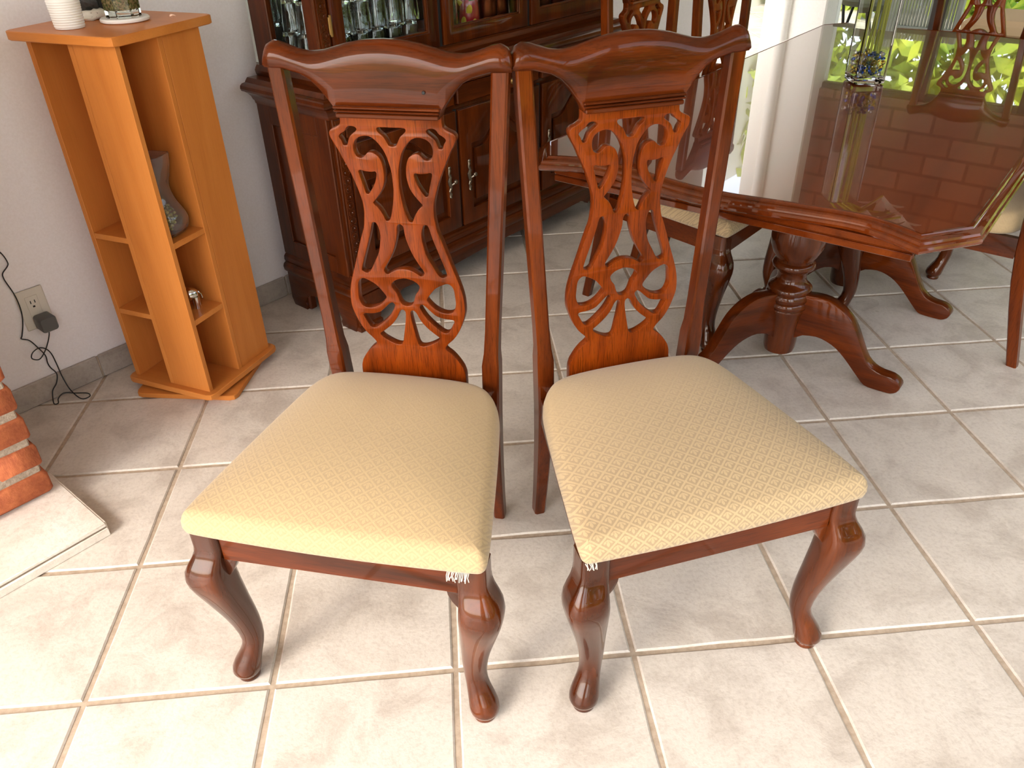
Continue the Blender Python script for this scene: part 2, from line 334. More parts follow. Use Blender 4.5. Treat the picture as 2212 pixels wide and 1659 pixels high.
# far glazed front with dark mullions
wf = obj('wall_far', MB().box(6.15, 6.30, -2.6, .86, 1.55, 2.75, 0), 'stone_wall', rz=A45, smooth=0); tag(wf, kind='structure')
fr = MB()
for k in range(5): fr.box(6.18, 6.26, -2.6 + k * .69 - .045, -2.6 + k * .69 + .045, 0, 1.55, .004)
for z0, z1 in ((0, .08), (.97, 1.12), (1.51, 1.56)): fr.box(6.185, 6.255, -2.6, .86, z0, z1, .004)
win = obj('window_1', fr, 'dark_frame', rz=A45); tag(win, kind='structure')
for k in range(5):
    for z0, z1 in ((.08, .97), (1.12, 1.51)): obj('pane', MB().box(6.217, 6.223, -2.6 + k * .69 + .045, -2.6 + (k + 1) * .69 - (.045 if k < 4 else -.01), z0, z1, 0), 'pane_glass', win, smooth=0)
# unseen wall added behind the camera to cut sky light; wide doorway admits sun
wb = obj('wall_back_baffle', MB().box(-2.35, -2.2, .95, WN + .16, 0, 2.75, 0).box(-2.35, -2.2, -2.6, -1.9, 0, 2.75, 0).box(-2.35, -2.2, -1.9, .95, 2.6, 2.75, 0), 'white_paint', rz=A45, smooth=0); tag(wb, kind='structure')
# right-hand garden wall: low parapet and posts
wr_ = obj('wall_right', MB().box(-2.35, 6.3, -2.75, -2.6, 0, .06, 0).box(-2.35, 6.3, -2.75, -2.6, 2.62, 2.75, 0), 'white_paint', rz=A45, smooth=0); tag(wr_, kind='structure')
fr2 = MB()
for k in range(7): fr2.box(-2.2 + k * 1.4 - .05, -2.2 + k * 1.4 + .05, -2.72, -2.62, .06, 2.62, .004)
win2 = obj('window_2', fr2, 'dark_frame', rz=A45); tag(win2, kind='structure')
w4 = obj('wall_side_baffle', MB().box(4.6, 11, 3.0, 3.15, 0, 3.6, 0), 'white_paint', rz=A45, smooth=0); tag(w4, kind='structure')  # added past the opening to hide bright sky and dim the table's reflections
lawn = obj('lawn', MB().add([(-60, -60, -.05), (60, -60, -.05), (60, 60, -.05), (-60, 60, -.05)], [(0, 1, 2, 3)]), 'lawn', smooth=0); tag(lawn, kind='structure')

# ================================================================== DINING CHAIRS
# back splat, traced in the chair's own plane (mm: across, up); the left half, mirrored
SP = {'H1': [(-110.6, 1042), (-105.5, 1048), (-97, 1053), (-91.9, 1060), (-85.6, 1063), (-76.4, 1062), (-72, 1058), (-74.2, 1054), (-83.4, 1047), (-89.7, 1040), (-94.8, 1027), (-98.9, 1025), (-103, 1026), (-106.5, 1035)],
 'H3': [(-82.2, 1017), (-81.2, 1028), (-76.1, 1037), (-65.7, 1043), (-53.3, 1045), (-42.6, 1042), (-33.4, 1035), (-24.9, 1025), (-17.3, 1012), (-11.9, 995), (-8.2, 978), (-7.0, 959), (-7.0, 938), (-9.6, 915), (-14.2, 893), (-20.3, 875), (-26.6, 871), (-29.8, 874), (-35.1, 886), (-43.6, 899), (-52.8, 908), (-48.7, 914), (-38.6, 926), (-29.1, 941), (-24.3, 958), (-23.3, 974), (-25.5, 991), (-30.9, 1004), (-38.2, 1010), (-45.5, 1013), (-54, 1012), (-61.3, 1005), (-68.6, 1001), (-75.8, 1003), (-80, 1008)],
 'H4': [(-77.5, 973), (-73.3, 976), (-64.1, 974), (-50.5, 973), (-42, 974), (-40.1, 968), (-43.9, 954), (-50.3, 942), (-58.5, 930), (-62.6, 927), (-66.7, 930), (-69.9, 943), (-74.3, 959)],
 'H5': [(-62, 862), (-56.7, 866), (-51.6, 864), (-47.2, 852), (-45.9, 836), (-49.1, 816), (-54.2, 797), (-65.3, 776), (-75.7, 757), (-84.9, 750), (-93.4, 753), (-95.7, 758), (-90.3, 776), (-80.1, 805), (-69, 837)],
 'H7': [(-108.7, 723), (-103.6, 732), (-95.4, 736), (-83.7, 732), (-68.2, 723), (-56.5, 710), (-47, 696), (-51.1, 687), (-64.4, 674), (-82.1, 666), (-96.7, 666), (-106.2, 672), (-111.5, 688), (-110.6, 706)],
 'H9': [(-105.9, 646), (-100.8, 650), (-84.1, 651), (-66.3, 656), (-54, 666), (-41.6, 678), (-34.3, 682), (-29, 677), (-32.1, 667), (-43.3, 649), (-59.7, 632), (-77.4, 618), (-86.9, 616), (-94.2, 622), (-101.8, 637)],
 'H10': [(-19.5, 660), (-12.2, 666), (-5.9, 660), (-7.8, 637), (-13.6, 606), (-18.6, 583), (-25.9, 577), (-40.8, 580), (-59.4, 590), (-68, 597), (-68.9, 603), (-59.7, 610), (-41.1, 626), (-27.7, 643)]}
HALF = {'H2': [(0, 1062.5), (-24, 1062.5), (-29.6, 1059.5), (-27.2, 1053.5), (-17.7, 1045.5), (-11.4, 1035), (-7.3, 1028), (0, 1026)],
 'H6': [(0, 865), (-6.8, 859.5), (-8.9, 840.5), (-14.6, 819), (-23, 797.5), (-34.5, 777), (-44.5, 761), (-43.8, 754), (-37.6, 750), (-28.2, 755.5), (-16, 761.5), (0, 764)],
 'H8': [(0, 742), (-8, 741), (-22, 736), (-31.5, 726.5), (-29, 715.5), (-21.5, 705), (-17, 691), (-11.4, 680.5), (0, 676)]}
OUTL = [(-104.6, 1086), (-104.6, 1071), (-107.7, 1065), (-116, 1060), (-125.5, 1056), (-130.5, 1050), (-130.5, 1043), (-125.2, 1031), (-116.6, 1016), (-108.1, 997), (-98.6, 977), (-89.8, 955), (-82.5, 932), (-77.2, 911), (-75.9, 889), (-77.8, 872), (-80.7, 854), (-87.7, 836), (-98.1, 806), (-108.3, 775), (-120.4, 741), (-128.6, 712), (-131.5, 689), (-131.2, 667), (-124.9, 645), (-116, 623), (-103.4, 603), (-88.8, 588), (-82.2, 578), (-84.4, 572), (-95.8, 563), (-108.2, 549), (-118.6, 533), (-122.7, 523), (-126, 505), (-126, 450)]
def mm(L): return [(x / 1000, z / 1000) for x, z in L]
def splat_mesh():
    half = mm(OUTL); out = []
    for i in range(len(half) - 1):               # open Catmull-Rom on the half, then mirror
        p0, p1, p2, p3 = [Vector(half[max(0, min(len(half) - 1, i + d))]) for d in (-1, 0, 1, 2)]
        for j in range(3):
            t = j / 3; out.append(tuple(.5 * ((2 * p1) + (p2 - p0) * t + (2 * p0 - 5 * p1 + 4 * p2 - p3) * t * t + (3 * p1 - p0 - 3 * p2 + p3) * t ** 3)))
    out.append(half[-1]); full = out + [(-x, z) for x, z in reversed(out)]
    cs = [full]
    for h in SP.values():
        c = crom(mm(h), 3); cs += [c, [(-x, z) for x, z in reversed(c)]]
    for h in HALF.values():
        a = mm(h); b = [(-x, z) for x, z in reversed(a[1:-1])]; cs.append(crom(a + b, 3))
    me = fill('back_splat', cs, .020, 'splat_wood', .0016)
    for v in me.vertices: v.co.y += .520 + .03 * (v.co.z - .58)
    return me
CT = [(0, 1.224), (.03, 1.2225), (.048, 1.2205), (.075, 1.2155), (.101, 1.2085), (.122, 1.2028), (.147, 1.200), (.168, 1.2025), (.193, 1.2105), (.209, 1.2165), (.2225, 1.2185), (.2355, 1.212), (.2425, 1.199), (.245, 1.186)]
CB = [(0, 1.083), (.1025, 1.083), (.104, 1.088), (.110, 1.100), (.1205, 1.115), (.134, 1.1325), (.150, 1.149), (.171, 1.1605), (.195, 1.167), (.205, 1.170), (.245, 1.171)]
def lerp(tab, x):
    for (a, fa), (b, fb) in zip(tab, tab[1:]):
        if x <= b: return fa + (fb - fa) * (x - a) / (b - a)
    return tab[-1][1]
def crest_mesh():
    xs = [0, .015, .03, .045, .06, .075, .088, .1, .1025, .106, .11, .115, .1205, .127, .134, .142, .15, .16, .171, .183, .195, .205, .215, .2225, .229, .2355, .240, .243, .245]
    xs = [-x for x in reversed(xs[1:])] + xs; rings = []
    for x in xs:
        a = abs(x); zb, zt = lerp(CB, a), lerp(CT, a); H = zt - zb; zr = max(zt - .030, zb + .45 * H); yf = .512
        e = max(0, (a - .225) / .02); k = 1 - .35 * e * e
        yc = yf + .020
        pr = [(yf + .007, zb), (yf + .003, zb + .004), (yf, zb + (zr - zb) * .5), (yf - .002, zr), (yf + .001, zr + (zt - zr) * .35), (yf + .008, zr + (zt - zr) * .78), (yf + .016, zt - .001), (yf + .026, zt), (yf + .036, zt - .004), (yf + .041, zt - .013), (yf + .039, zb + (zt - zb) * .5), (yf + .036, zb + .003), (yf + .033, zb)]
        rings.append([(x, yc + (y - yc) * k, z) for y, z in pr])
    return MB().loft(rings).mesh('crest_rail', 'chair_wood_x', 50)
def rect_ring(x, y, z, hx, hy, c): return [(x - hx + c, y - hy, z), (x + hx - c, y - hy, z), (x + hx, y - hy + c, z), (x + hx, y + hy - c, z), (x + hx - c, y + hy, z), (x - hx + c, y + hy, z), (x - hx, y + hy - c, z), (x - hx, y - hy + c, z)]
def post_mesh(sg):
    R = [(0, .170, .607, .0140, .0165), (.008, .170, .606, .0145, .017), (.10, .172, .585, .0155, .0185), (.20, .1755, .562, .0165, .0200), (.30, .179, .542, .0175, .0215), (.40, .182, .528, .0185, .0225), (.50, .185, .521, .0195, .0230), (.545, .1862, .5195, .0195, .0225), (.575, .188, .520, .0165, .0195), (.63, .1912, .5225, .0155, .0180), (.80, .2010, .5275, .0158, .0172), (1.00, .2125, .5325, .0162, .0166), (1.174, .2222, .5365, .0166, .0162)]
    return MB().loft([rect_ring(sg * x, y, z, hx, hy, .0042) for z, x, y, hx, hy in R]).mesh('rear_leg', 'chair_wood_z', 28)
def cabriole_mesh(sx):
    rows = [(.4445, 0, .0280, 9), (.402, 0, .0280, 9), (.390, .002, .0285, 8), (.378, .007, .0305, 6), (.364, .0135, .0350, 4.6), (.348, .0190, .0395, 3.8), (.330, .0205, .0420, 3.4), (.312, .0185, .0420, 3.2), (.290, .0140, .0400, 3.0), (.262, .0070, .0370, 2.8), (.230, -.0010, .0335, 2.6), (.198, -.0090, .0302, 2.5), (.165, -.0160, .0272, 2.4), (.135, -.0200, .0248, 2.3), (.110, -.0210, .0232, 2.2), (.090, -.0175, .0230, 2.1), (.072, -.0100, .0248, 2.1), (.054, -.0005, .0282, 2.1), (.038, .0060, .0308, 2.1), (.026, .0085, .0308, 2.1), (.018, .0085, .0282, 2.1), (.0150, .0080, .0228, 2.0), (.012, .0075, .0208, 2.0), (.009, .0075, .0232, 2.0), (.002, .0075, .0235, 2.0), (0, .0075, .0222, 2.0)]
    cx, cy = .2625 * sx, .012; d = (sx * R2, -R2); n = 28; rings = []
    for z, off, r, p in rows:
        ring = []
        for i in range(n):
            t = 2 * PI * i / n; c, s = math.cos(t), math.sin(t)
            q = (abs(c) ** p + abs(s) ** p) ** (-1 / p)
            ring.append((cx + d[0] * off + r * q * c, cy + d[1] * off + r * q * s, z))
        rings.append(ring)
    return MB().loft(rings[::-1]).mesh('front_leg', 'leg_wood', 50)
def seat_outline():
    half = [(0, -.034), (.10, -.033), (.20, -.030), (.262, -.027), (.284, -.024), (.2925, -.014), (.292, .004), (.286, .05), (.272, .14), (.254, .25), (.234, .36), (.222, .41), (.205, .445), (.178, .470), (.14, .482), (.07, .488), (0, .490)]
    full = half + [(-x, y) for x, y in reversed(half[1:-1])]
    return crom(full, 3)
def cushion_mesh(mat):
    o = seat_outline(); cy = .23; rings = []
    n = len(o); nor = []
    for i in range(n):
        a, b = Vector(o[i - 1]), Vector(o[(i + 1) % n]); t = (b - a).normalized(); nor.append((t.y, -t.x))
    def crown(x, y):
        u = min(1, abs(x) / (.292 - .088 * max(0, y) / .46)); v = min(1, abs(y - cy) / .262)
        return .036 * (1 - u ** 3.2) * (1 - v ** 3.2) + .014 * max(0, y) / .49
    for ins, z, c in ((.018, .4445, 0), (.006, .4455, 0), (.001, .452, 0), (-.002, .464, 0), (-.001, .476, .5), (.003, .486, .9), (.008, .493, 1), (.014, .4975, 1)):
        rings.append([(o[i][0] - nor[i][0] * ins, o[i][1] - nor[i][1] * ins, z + c * crown(o[i][0] - nor[i][0] * ins, o[i][1] - nor[i][1] * ins)) for i in range(n)])
    base = rings[-1]
    for k in (.96, .91, .85, .78, .7, .6, .5, .38, .24, .08):
        rings.append([(x * k, cy + (y - cy) * k, .4975 + .004 * (1 - k) ** .5 + crown(x * k, cy + (y - cy) * k)) for x, y, z in base])
    return MB().loft(rings).mesh('seat_cushion', mat, 60)
CM = dict(splat=splat_mesh(), crest=crest_mesh(), pl=post_mesh(-1), pr=post_mesh(1), fl=cabriole_mesh(-1), fr=cabriole_mesh(1), cush=cushion_mesh('seat_fabric'), cush2=cushion_mesh('seat_fabric_fresh'))
mo = MB()
for z0, z1, y in ((1.0835, 1.0925, .512), (1.0945, 1.0985, .509), (1.1000, 1.1055, .5105)):
    w = .1035 + (z0 - 1.083) * .25
    mo.box(-w, w, y - .006, y + .02, z0, z1, .0018)
CM['mould'] = mo.mesh('crest_moulding', 'chair_wood_x', 30)
CM['front'] = MB().box(-.2355, .2355, -.006, .018, .372, .4445, .002).mesh('front_rail', 'chair_wood_x', 30)
CM['rear'] = MB().box(-.168, .168, .500, .524, .372, .460, .002).mesh('rear_rail', 'chair_wood_x', 30)
def side_rail(sg):
    a, b = Vector((sg * .262, .030)), Vector((sg * .186, .505)); t = (b - a).normalized(); nn = Vector((-t.y, t.x)) * .011
    q = [a - nn, a + nn, b + nn, b - nn]
    return MB().loft([[(v.x, v.y, z) for v in q] for z in (.376, .4445)]).mesh('side_rail', 'chair_wood_y', 30)
CM['sl'], CM['sr'] = side_rail(-1), side_rail(1)
def bracket(sg):                                     # little wing between rail and knee
    c = [(.237, .374), (.212, .374), (.214, .362), (.221, .345), (.231, .331), (.240, .322), (.244, .374)]
    me = fill('knee_bracket', [[(sg * x, z) for x, z in c]], .020, 'leg_wood', .001)
    for v in me.vertices: v.co.y += .006
    return me
CM['bl'], CM['br'] = bracket(-1), bracket(1)
def make_chair(label, loc, rz, cush='cush', group=None, fresh=True):
    t = thing('dining_chair', label, 'chair', loc, rz, group)
    c = link('seat_cushion', CM[cush], t); c['label'] = 'cream damask seat cushion'
    for k, nm in (('splat', 'back_splat'), ('crest', 'crest_rail'), ('pl', 'rear_leg'), ('pr', 'rear_leg'), ('fl', 'front_leg'), ('fr', 'front_leg'), ('front', 'front_rail'), ('rear', 'rear_rail'), ('sl', 'side_rail'), ('sr', 'side_rail'), ('bl', 'knee_bracket'), ('br', 'knee_bracket')):
        o = link(nm, CM[k], t)
        if k == 'crest': link('crest_moulding', CM['mould'], o)
    return t, c
CHL, _c = make_chair('carved cherry-wood dining chair nearest the orange shelf tower, worn cream seat turned right', (.600, -.0455, 0), math.atan2(-.155, .514))
fr_ = MB()
for k in range(16):                                  # white stuffing frayed out under the near corner of the seat
    x = .225 + k * .0026; fr_.tube([(x, -.024, .449), (x + random.uniform(-.002, .002), -.032, .445), (x + random.uniform(-.003, .003), -.034, .441 - random.uniform(0, .009))], .0008, 5)
tag(obj('frayed_lining', fr_, 'cotton', _c), 'frayed white lining under the seat corner')
obj('nail_plug', MB().lathe([(.0030, 0), (.0034, .001), (.0026, .0016)], n=12), 'slot_black', CHL, (.0775, .5105, 1.134), rot=(PI / 2, 0, 0))
CHR, _c = make_chair('carved cherry-wood dining chair in front of the long table, cream damask seat turned left', (1.331, -.068, 0), math.atan2(.108, .534), 'cush2')
fr_ = MB()
for k in range(7):
    x = -.288 + k * .0035; fr_.tube([(x, -.020, .449), (x + random.uniform(-.002, .002), -.027, .446), (x + random.uniform(-.002, .002), -.029, .441 - random.uniform(0, .004))], .0008, 5)
tag(obj('frayed_lining', fr_, 'cotton', _c), 'frayed cream threads at the seat corner')
G_ = 'dining chairs pushed in round the long table'
make_chair('dining chair tucked under the long side of the table, next to the china cabinet', SN(2.40, -.35), A45, 'cush2', G_)
make_chair('dining chair second along from the camera on the cabinet side of the table', SN(3.06, -.325), A45, 'cush2', G_)
make_chair('dining chair whose rear leg and seat side show at the right edge', SN(2.93, -.64), math.radians(-143), 'cush2', G_)
make_chair('dining chair second along on the garden side, only feet showing under the table', SN(3.50, -.79), math.radians(-135), 'cush2', G_)
make_chair('dining chair at the far end of the table behind the tall glass vase', SN(3.93, -.47), math.radians(-45), 'cush2', G_)

# ================================================================== DINING TABLE
TB = thing('dining_table', 'long glossy cherry-wood pedestal dining table with scalloped ends and clipped corners', 'table', SN(2.965, -.462), math.radians(47.2))
def end_x(y):
    return 1.302 - lerp([(0, 0), (.06, .003), (.17, .0215), (.26, .036), (.32, .045), (.363, .047), (.40, .044), (.45, .029), (.48, .016), (.513, 0)], abs(y))
ol = []
ys = [-.513 + 1.026 * k / 44 for k in range(45)]
ol += [(end_x(y), y) for y in ys]
ol += [(1.193, .59)] + [(1.193 - 2.386 * k / 8, .59) for k in range(1, 8)] + [(-1.193, .59)]
ol += [(-end_x(y), y) for y in reversed(ys)]
ol += [(-1.193, -.59)] + [(-1.193 + 2.386 * k / 8, -.59) for k in range(1, 8)] + [(1.193, -.59)]
def offset(o, d):
    n = len(o); out = []
    for i in range(n):
        p, a, b = Vector(o[i]), Vector(o[i - 1]), Vector(o[(i + 1) % n])
        n1 = (p - a).normalized(); n2 = (b - p).normalized(); n1 = Vector((n1.y, -n1.x)); n2 = Vector((n2.y, -n2.x))
        m = (n1 + n2); m = m / max(.3, m.length_squared) * 2
        out.append((p.x + m.x * d, p.y + m.y * d))
    return out
tp = MB().add([(x, y, .770) for x, y in ol] + [(x, y, .742) for x, y in ol], [tuple(range(len(ol))), tuple(range(2 * len(ol) - 1, len(ol) - 1, -1))])
obj('tabletop', tp, 'table_wood_x', TB, smooth=0)
prof = [(-.001, .770), (.002, .7715), (.007, .7705), (.011, .766), (.014, .7645), (.020, .7635), (.026, .760), (.029, .755), (.0295, .7515), (.034, .749), (.037, .744), (.036, .738), (.031, .734), (.028, .7335), (.020, .732), (-.03, .732)]
obj('edge_moulding', MB().loft([[(x, y, z) for x, y in offset(ol, d)] for d, z in prof], cap=False, closed=True), 'table_edge', TB, smooth=22)
ap = MB()
for o_, z0, z1 in ((.004, .716, .7335), (0.0, .712, .716), (.003, .694, .712)):
    ap.box(-1.292 - o_, -1.266, -.505, .505, z0, z1, .002); ap.box(1.266, 1.292 + o_, -.505, .505, z0, z1, .002)
    ap.box(-1.20, 1.20, -.545 - o_, -.52, z0, z1, .002); ap.box(-1.20, 1.20, .52, .545 + o_, z0, z1, .002)
obj('apron', ap, 'table_edge', TB)
leg_c = [(.03, .255), (.069, .266), (.104, .270), (.138, .268), (.175, .255), (.204, .236), (.23, .210), (.252, .175), (.276, .130), (.298, .094), (.324, .073), (.352, .064), (.385, .062), (.409, .050), (.419, .034), (.412, .014), (.395, .003), (.373, .001), (.337, 0), (.309, .004), (.287, .022), (.259, .050), (.226, .082), (.195, .106), (.161, .121), (.124, .127), (.08, .118), (.036, .104)]
leg_me = fill('pedestal_foot', [crom(leg_c, 2)], .046, 'chair_wood_x', .004)
col_me = MB().lathe([(.046, .045), (.050, .035), (.054, .050), (.056, .09), (.060, .150), (.066, .190), (.070, .198), (.068, .205), (.074, .212), (.077, .222), (.073, .231), (.070, .234), (.075, .242), (.076, .252), (.071, .260), (.069, .263), (.073, .270), (.072, .280), (.064, .288), (.052, .298), (.047, .315), (.050, .333), (.058, .345), (.067, .350), (.071, .359), (.067, .369), (.060, .374), (.062, .384), (.074, .400), (.084, .425), (.088, .455), (.086, .49), (.080, .53), (.070, .58), (.066, .62), (.09, .65), (.10, .695)], n=32).mesh('pedestal_column', 'leg_wood', 50)
for s, n, angs in ((2.25, -.555, (-88, 32, 152)), (2.90, -.54, (-92, 28, 148))):
    dS, dN = s - 2.965, n + .462; a = math.radians(-2.2)
    lx, ly = dS * math.cos(a) - dN * math.sin(a), dS * math.sin(a) + dN * math.cos(a)
    c = link('pedestal_column', col_me, TB, (lx, ly, 0))
    for q in angs: link('pedestal_foot', leg_me, c, (0, 0, 0), math.radians(q - 2.2))
link_pads = MB().box(-1.1, 1.1, -.06, .06, .690, .7315, .002); obj('table_runner', link_pads, 'table_edge', TB)

# ------------------------------------------------------------------ vase of lilies on the table
VX, VY, _ = SN(3.045, -.41); VZ = .7715
vr = math.radians(-4)
va = thing('glass_vase', 'tall square clear glass vase with a thick base on the dining table', 'vase', (VX, VY, VZ), vr)
def sq(h, z, c=.008): return [(-h + c, -h, z), (h - c, -h, z), (h, -h + c, z), (h, h - c, z), (h - c, h, z), (-h + c, h, z), (-h, h - c, z), (-h, -h + c, z)]
obj('vessel', MB().loft([sq(.050, 0), sq(.056, .004), sq(.057, .03), sq(.0575, .45), sq(.0555, .452), sq(.0515, .45, .005), sq(.0505, .026, .005), sq(.046, .022, .005)]), 'clear_glass', va, smooth=30)
cols = ['gem_blue'] * 5 + ['gem_amber'] * 3 + ['gem_clear'] * 2; gem_me = {c: MB().sphere((0, 0, 0), .0095, .0095, .0055, 12, 6).mesh('glass_gem', c, 80) for c in set(cols)}
gl = {'gem_blue': 'cobalt blue flat glass gem at the bottom of the tall vase', 'gem_amber': 'amber flat glass gem at the bottom of the tall vase', 'gem_clear': 'clear flat glass gem at the bottom of the tall vase'}
rnd = random.Random(5)
for lay in range(6):
    for k in range(11):
        c = rnd.choice(cols); gx, gy = [(-.036 + .024 * (k % 4)), (-.034 + .034 * (k // 4))]; gx += rnd.uniform(-.004, .004); gy += rnd.uniform(-.004, .004)
        g = link('glass_gem', gem_me[c], None, (VX + gx * math.cos(vr) - gy * math.sin(vr), VY + gx * math.sin(vr) + gy * math.cos(vr), VZ + .034 + lay * .0135), 0, (rnd.uniform(-.9, .9), rnd.uniform(-.9, .9), 0)); tag(g, gl[c], 'glass gem', 'flat glass gems in the tall vase, ' + c[4:])
def petal(mb, base, dirv, L, wd, curl):
    d = Vector(dirv).normalized(); side = d.cross(Vector((0, 0, 1))).normalized(); up = side.cross(d); pts = []
    for k in range(7):
        t = k / 6; p = Vector(base) + d * L * t + up * (curl * math.sin(t * PI * .9) - curl * .6 * t * t); w = wd * math.sin(PI * min(.97, .08 + t * .9)) ** .8
        pts.append([tuple(p - side * w), tuple(p - up * .0015), tuple(p + side * w), tuple(p + up * .0015 + up * .003 * (1 - t))])
    mb.loft(pts)
for k in range(7):
    a = 2 * PI * k / 7 + .3; r0, r1 = .030, (.022, .034, .028, .036, .02, .034, .03)[k]
    bx, by = VX + r0 * math.cos(a + .4), VY + r0 * math.sin(a + .4)
    tx, ty, tz = VX + r1 * math.cos(a), VY + r1 * math.sin(a), 1.235
    st = thing('lily_stem', 'yellow-green lily stem rising out of the tall glass vase', 'flower stem', (bx, by, VZ + .03), 0, 'lily stems in the tall vase')
    out = Vector(SN(rnd.uniform(.12, .36), rnd.uniform(-.30, -.02), 0))
    pth = [(0, 0, 0), ((tx - bx) * .5 + .003, (ty - by) * .5, .22), (tx - bx, ty - by, tz - VZ - .03), (tx - bx + out.x * .45, ty - by + out.y * .45, .52), (tx - bx + out.x, ty - by + out.y, .50 + .07 * (k % 3))]
    fine = []
    for i in range(len(pth) - 1):
        for j in range(6): fine.append(tuple(Vector(pth[i]).lerp(Vector(pth[i + 1]), j / 6)))
    fine.append(pth[-1]); rr = [.0042 + (.0012 if (i % 7) == 3 else 0) for i in range(len(fine))]
    obj('stem', MB().tube(fine, rr, 8), 'stem_green', st)
    e = Vector(pth[-1])
    fm = MB()
    if k % 7 != 6:
        for q in range(6): petal(fm, e, (math.cos(q * PI / 3 + k), math.sin(q * PI / 3 + k), .55), .125, .024, .016)
        obj('lily_bloom', fm, 'lily_white', st)
    lm = MB()
    for q in range(3): petal(lm, pth[3], (math.cos(q * 2.1 + k * 1.3), math.sin(q * 2.1 + k * 1.3), rnd.uniform(-.2, .4)), .14, .022, .02)
    obj('leaf', lm, 'leaf_green', st)

# ================================================================== CHINA CABINET (local x along the wall, y into it)
CW, CD = 1.665, .400
CB_ = thing('china_cabinet', 'dark cherry-wood china cabinet with panelled doors below and glazed hutch of glassware above', 'cabinet', SN(1.445, .762), A45)
# bracket feet and scalloped base boards
def base_board(L):
    half = [(0, .150), (0, .030), (.012, 0), (.10, 0), (.105, .018), (.098, .032), (.112, .055), (.135, .072), (.160, .074), (.175, .066), (.190, .080), (.235, .094), (L * .32, .088), (L * .42, .096), (L * .5, .098)]
    return half + [(L - x, z) for x, z in reversed(half[:-1])]
bf = fill('base_board', [base_board(CW)], .024, 'cabinet_wood_x', .0015); link('base_board', bf, CB_, (0, .004, 0))
bs_ = [(0, .150), (0, .030), (.012, 0), (.09, 0), (.095, .018), (.088, .03), (.10, .055), (.125, .072), (.2, .088)]; bs_ = bs_ + [(CD - x, z) for x, z in reversed(bs_[:-1])]
bsm = fill('base_board', [bs_], .022, 'cabinet_wood_x', .0015); link('base_board', bsm, CB_, (.004, 0, 0), PI / 2); link('base_board', bsm, CB_, (CW - .004, 0, 0), PI / 2)
for x in (0, CW - .105):
    fm = MB()
    for z, o in ((0, .000), (.022, .004), (.028, .010), (.06, .013), (.10, .006), (.148, -.002)): pass
    q = lambda o, z: [(x - o, -.012 - o, z), (x + .105 + o, -.012 - o, z), (x + .105 + o, .02, z), (x - o, .02, z)]
    fm.loft([q(.000, 0), q(.004, .004), q(.004, .022), q(-.002, .028), q(.002, .05), (q(.010, .085)), q(.012, .11), q(.006, .148)])
    obj('bracket_foot', fm, 'cabinet_wood_z', CB_)
for x in (-.002, CW - .03): obj('bracket_foot', MB().box(x, x + .035, CD - .11, CD - .004, 0, .148, .006), 'cabinet_wood_z', CB_)
obj('base_moulding', MB().sweep_u([(-.02, .146), (.010, .146), (.018, .156), (.020, .172), (.016, .182), (.006, .188), (.010, .198), (.008, .212), (-.002, .222), (-.004, .232), (-.02, .232)], 0, CW, 0, CD), 'cabinet_wood_x', CB_)
obj('carcase', MB().box(.006, CW - .006, .014, CD, .146, .83, .002), 'cabinet_wood_z', CB_)
# left side panel frame
sf = MB()
for y0, y1, z0, z1 in ((.014, .075, .225, .80), (.325, .398, .225, .80), (.07, .33, .225, .29), (.07, .33, .73, .80)): sf.box(-.004, .010, y0, y1, z0, z1, .003)
obj('side_frame', sf, 'cabinet_wood_z', CB_)
def carved(z0, z1, x, y):
    m = MB(); z = z0; k = 0
    m.box(x, x + .036, y, y + .006, z0, z1, .001)
    while z < z1 - .03:
        w = (.013, .009, .011)[k % 3]; cx = x + .018
        for r_ in (1.0,):
            pts = [(cx + w * math.cos(t * PI / 6) * (1 + .25 * (t % 2)), y - .001, z + .014 + .012 * math.sin(t * PI / 6)) for t in range(13)]
            m.tube(pts, .0022, 5)
        m.sphere((cx + (.004 if k % 2 else -.004), y - .001, z + .014), .004, .003, .004, 6, 4); z += .029; k += 1
    return m
pl_ = obj('corner_pilaster', MB().box(.012, .066, .002, .02, .228, .80, .003), 'cabinet_wood_z', CB_); obj('carved_strip', carved(.25, .79, .020, -.003), 'cabinet_wood_z', pl_)
# doors: frame, arched raised panel, pewter pull
def arch(x0, x1, z0, z1, rise, k=10):
    c = (x0 + x1) / 2; w = (x1 - x0) / 2; top = []
    for i in range(2 * k + 1):
        t = -1 + i / k; a = abs(t)
        zz = z1 - rise + (rise * (.5 + .5 * math.cos(PI * a / .72)) if a < .72 else 0)
        if .70 < a < .76: zz += 0
        top.append((c + w * t, zz))
    return [(x0, z0), (x1, z0)] + list(reversed(top))
def pull(parent, x, y, z):
    m = MB()
    m.tube([(x, y - .004, z - .058), (x + .003, y - .005, z - .046), (x - .004, y - .006, z - .034), (x + .004, y - .006, z - .022), (x, y - .007, z - .008), (x - .004, y - .007, z + .008), (x + .004, y - .006, z + .022), (x - .003, y - .006, z + .036), (x + .002, y - .005, z + .048), (x, y - .004, z + .060)], [.0045, .006, .0035, .006, .0075, .0075, .006, .0035, .0055, .004], 8)
    for dz in (-.058, -.030, .004, .030, .060): m.sphere((x + .002, y - .006, z + dz), .0065, .005, .006, 8, 5)
    m.tube([(x, y - .006, z - .012), (x + .012, y - .016, z - .004), (x + .016, y - .020, z + .002)], .004, 7); m.sphere((x + .017, y - .022, z + .004), .009, .008, .009, 10, 6)
    return obj('handle', m, 'pewter', parent)
DX = [(.060, .588), (.606, 1.104), (1.128, 1.640)]
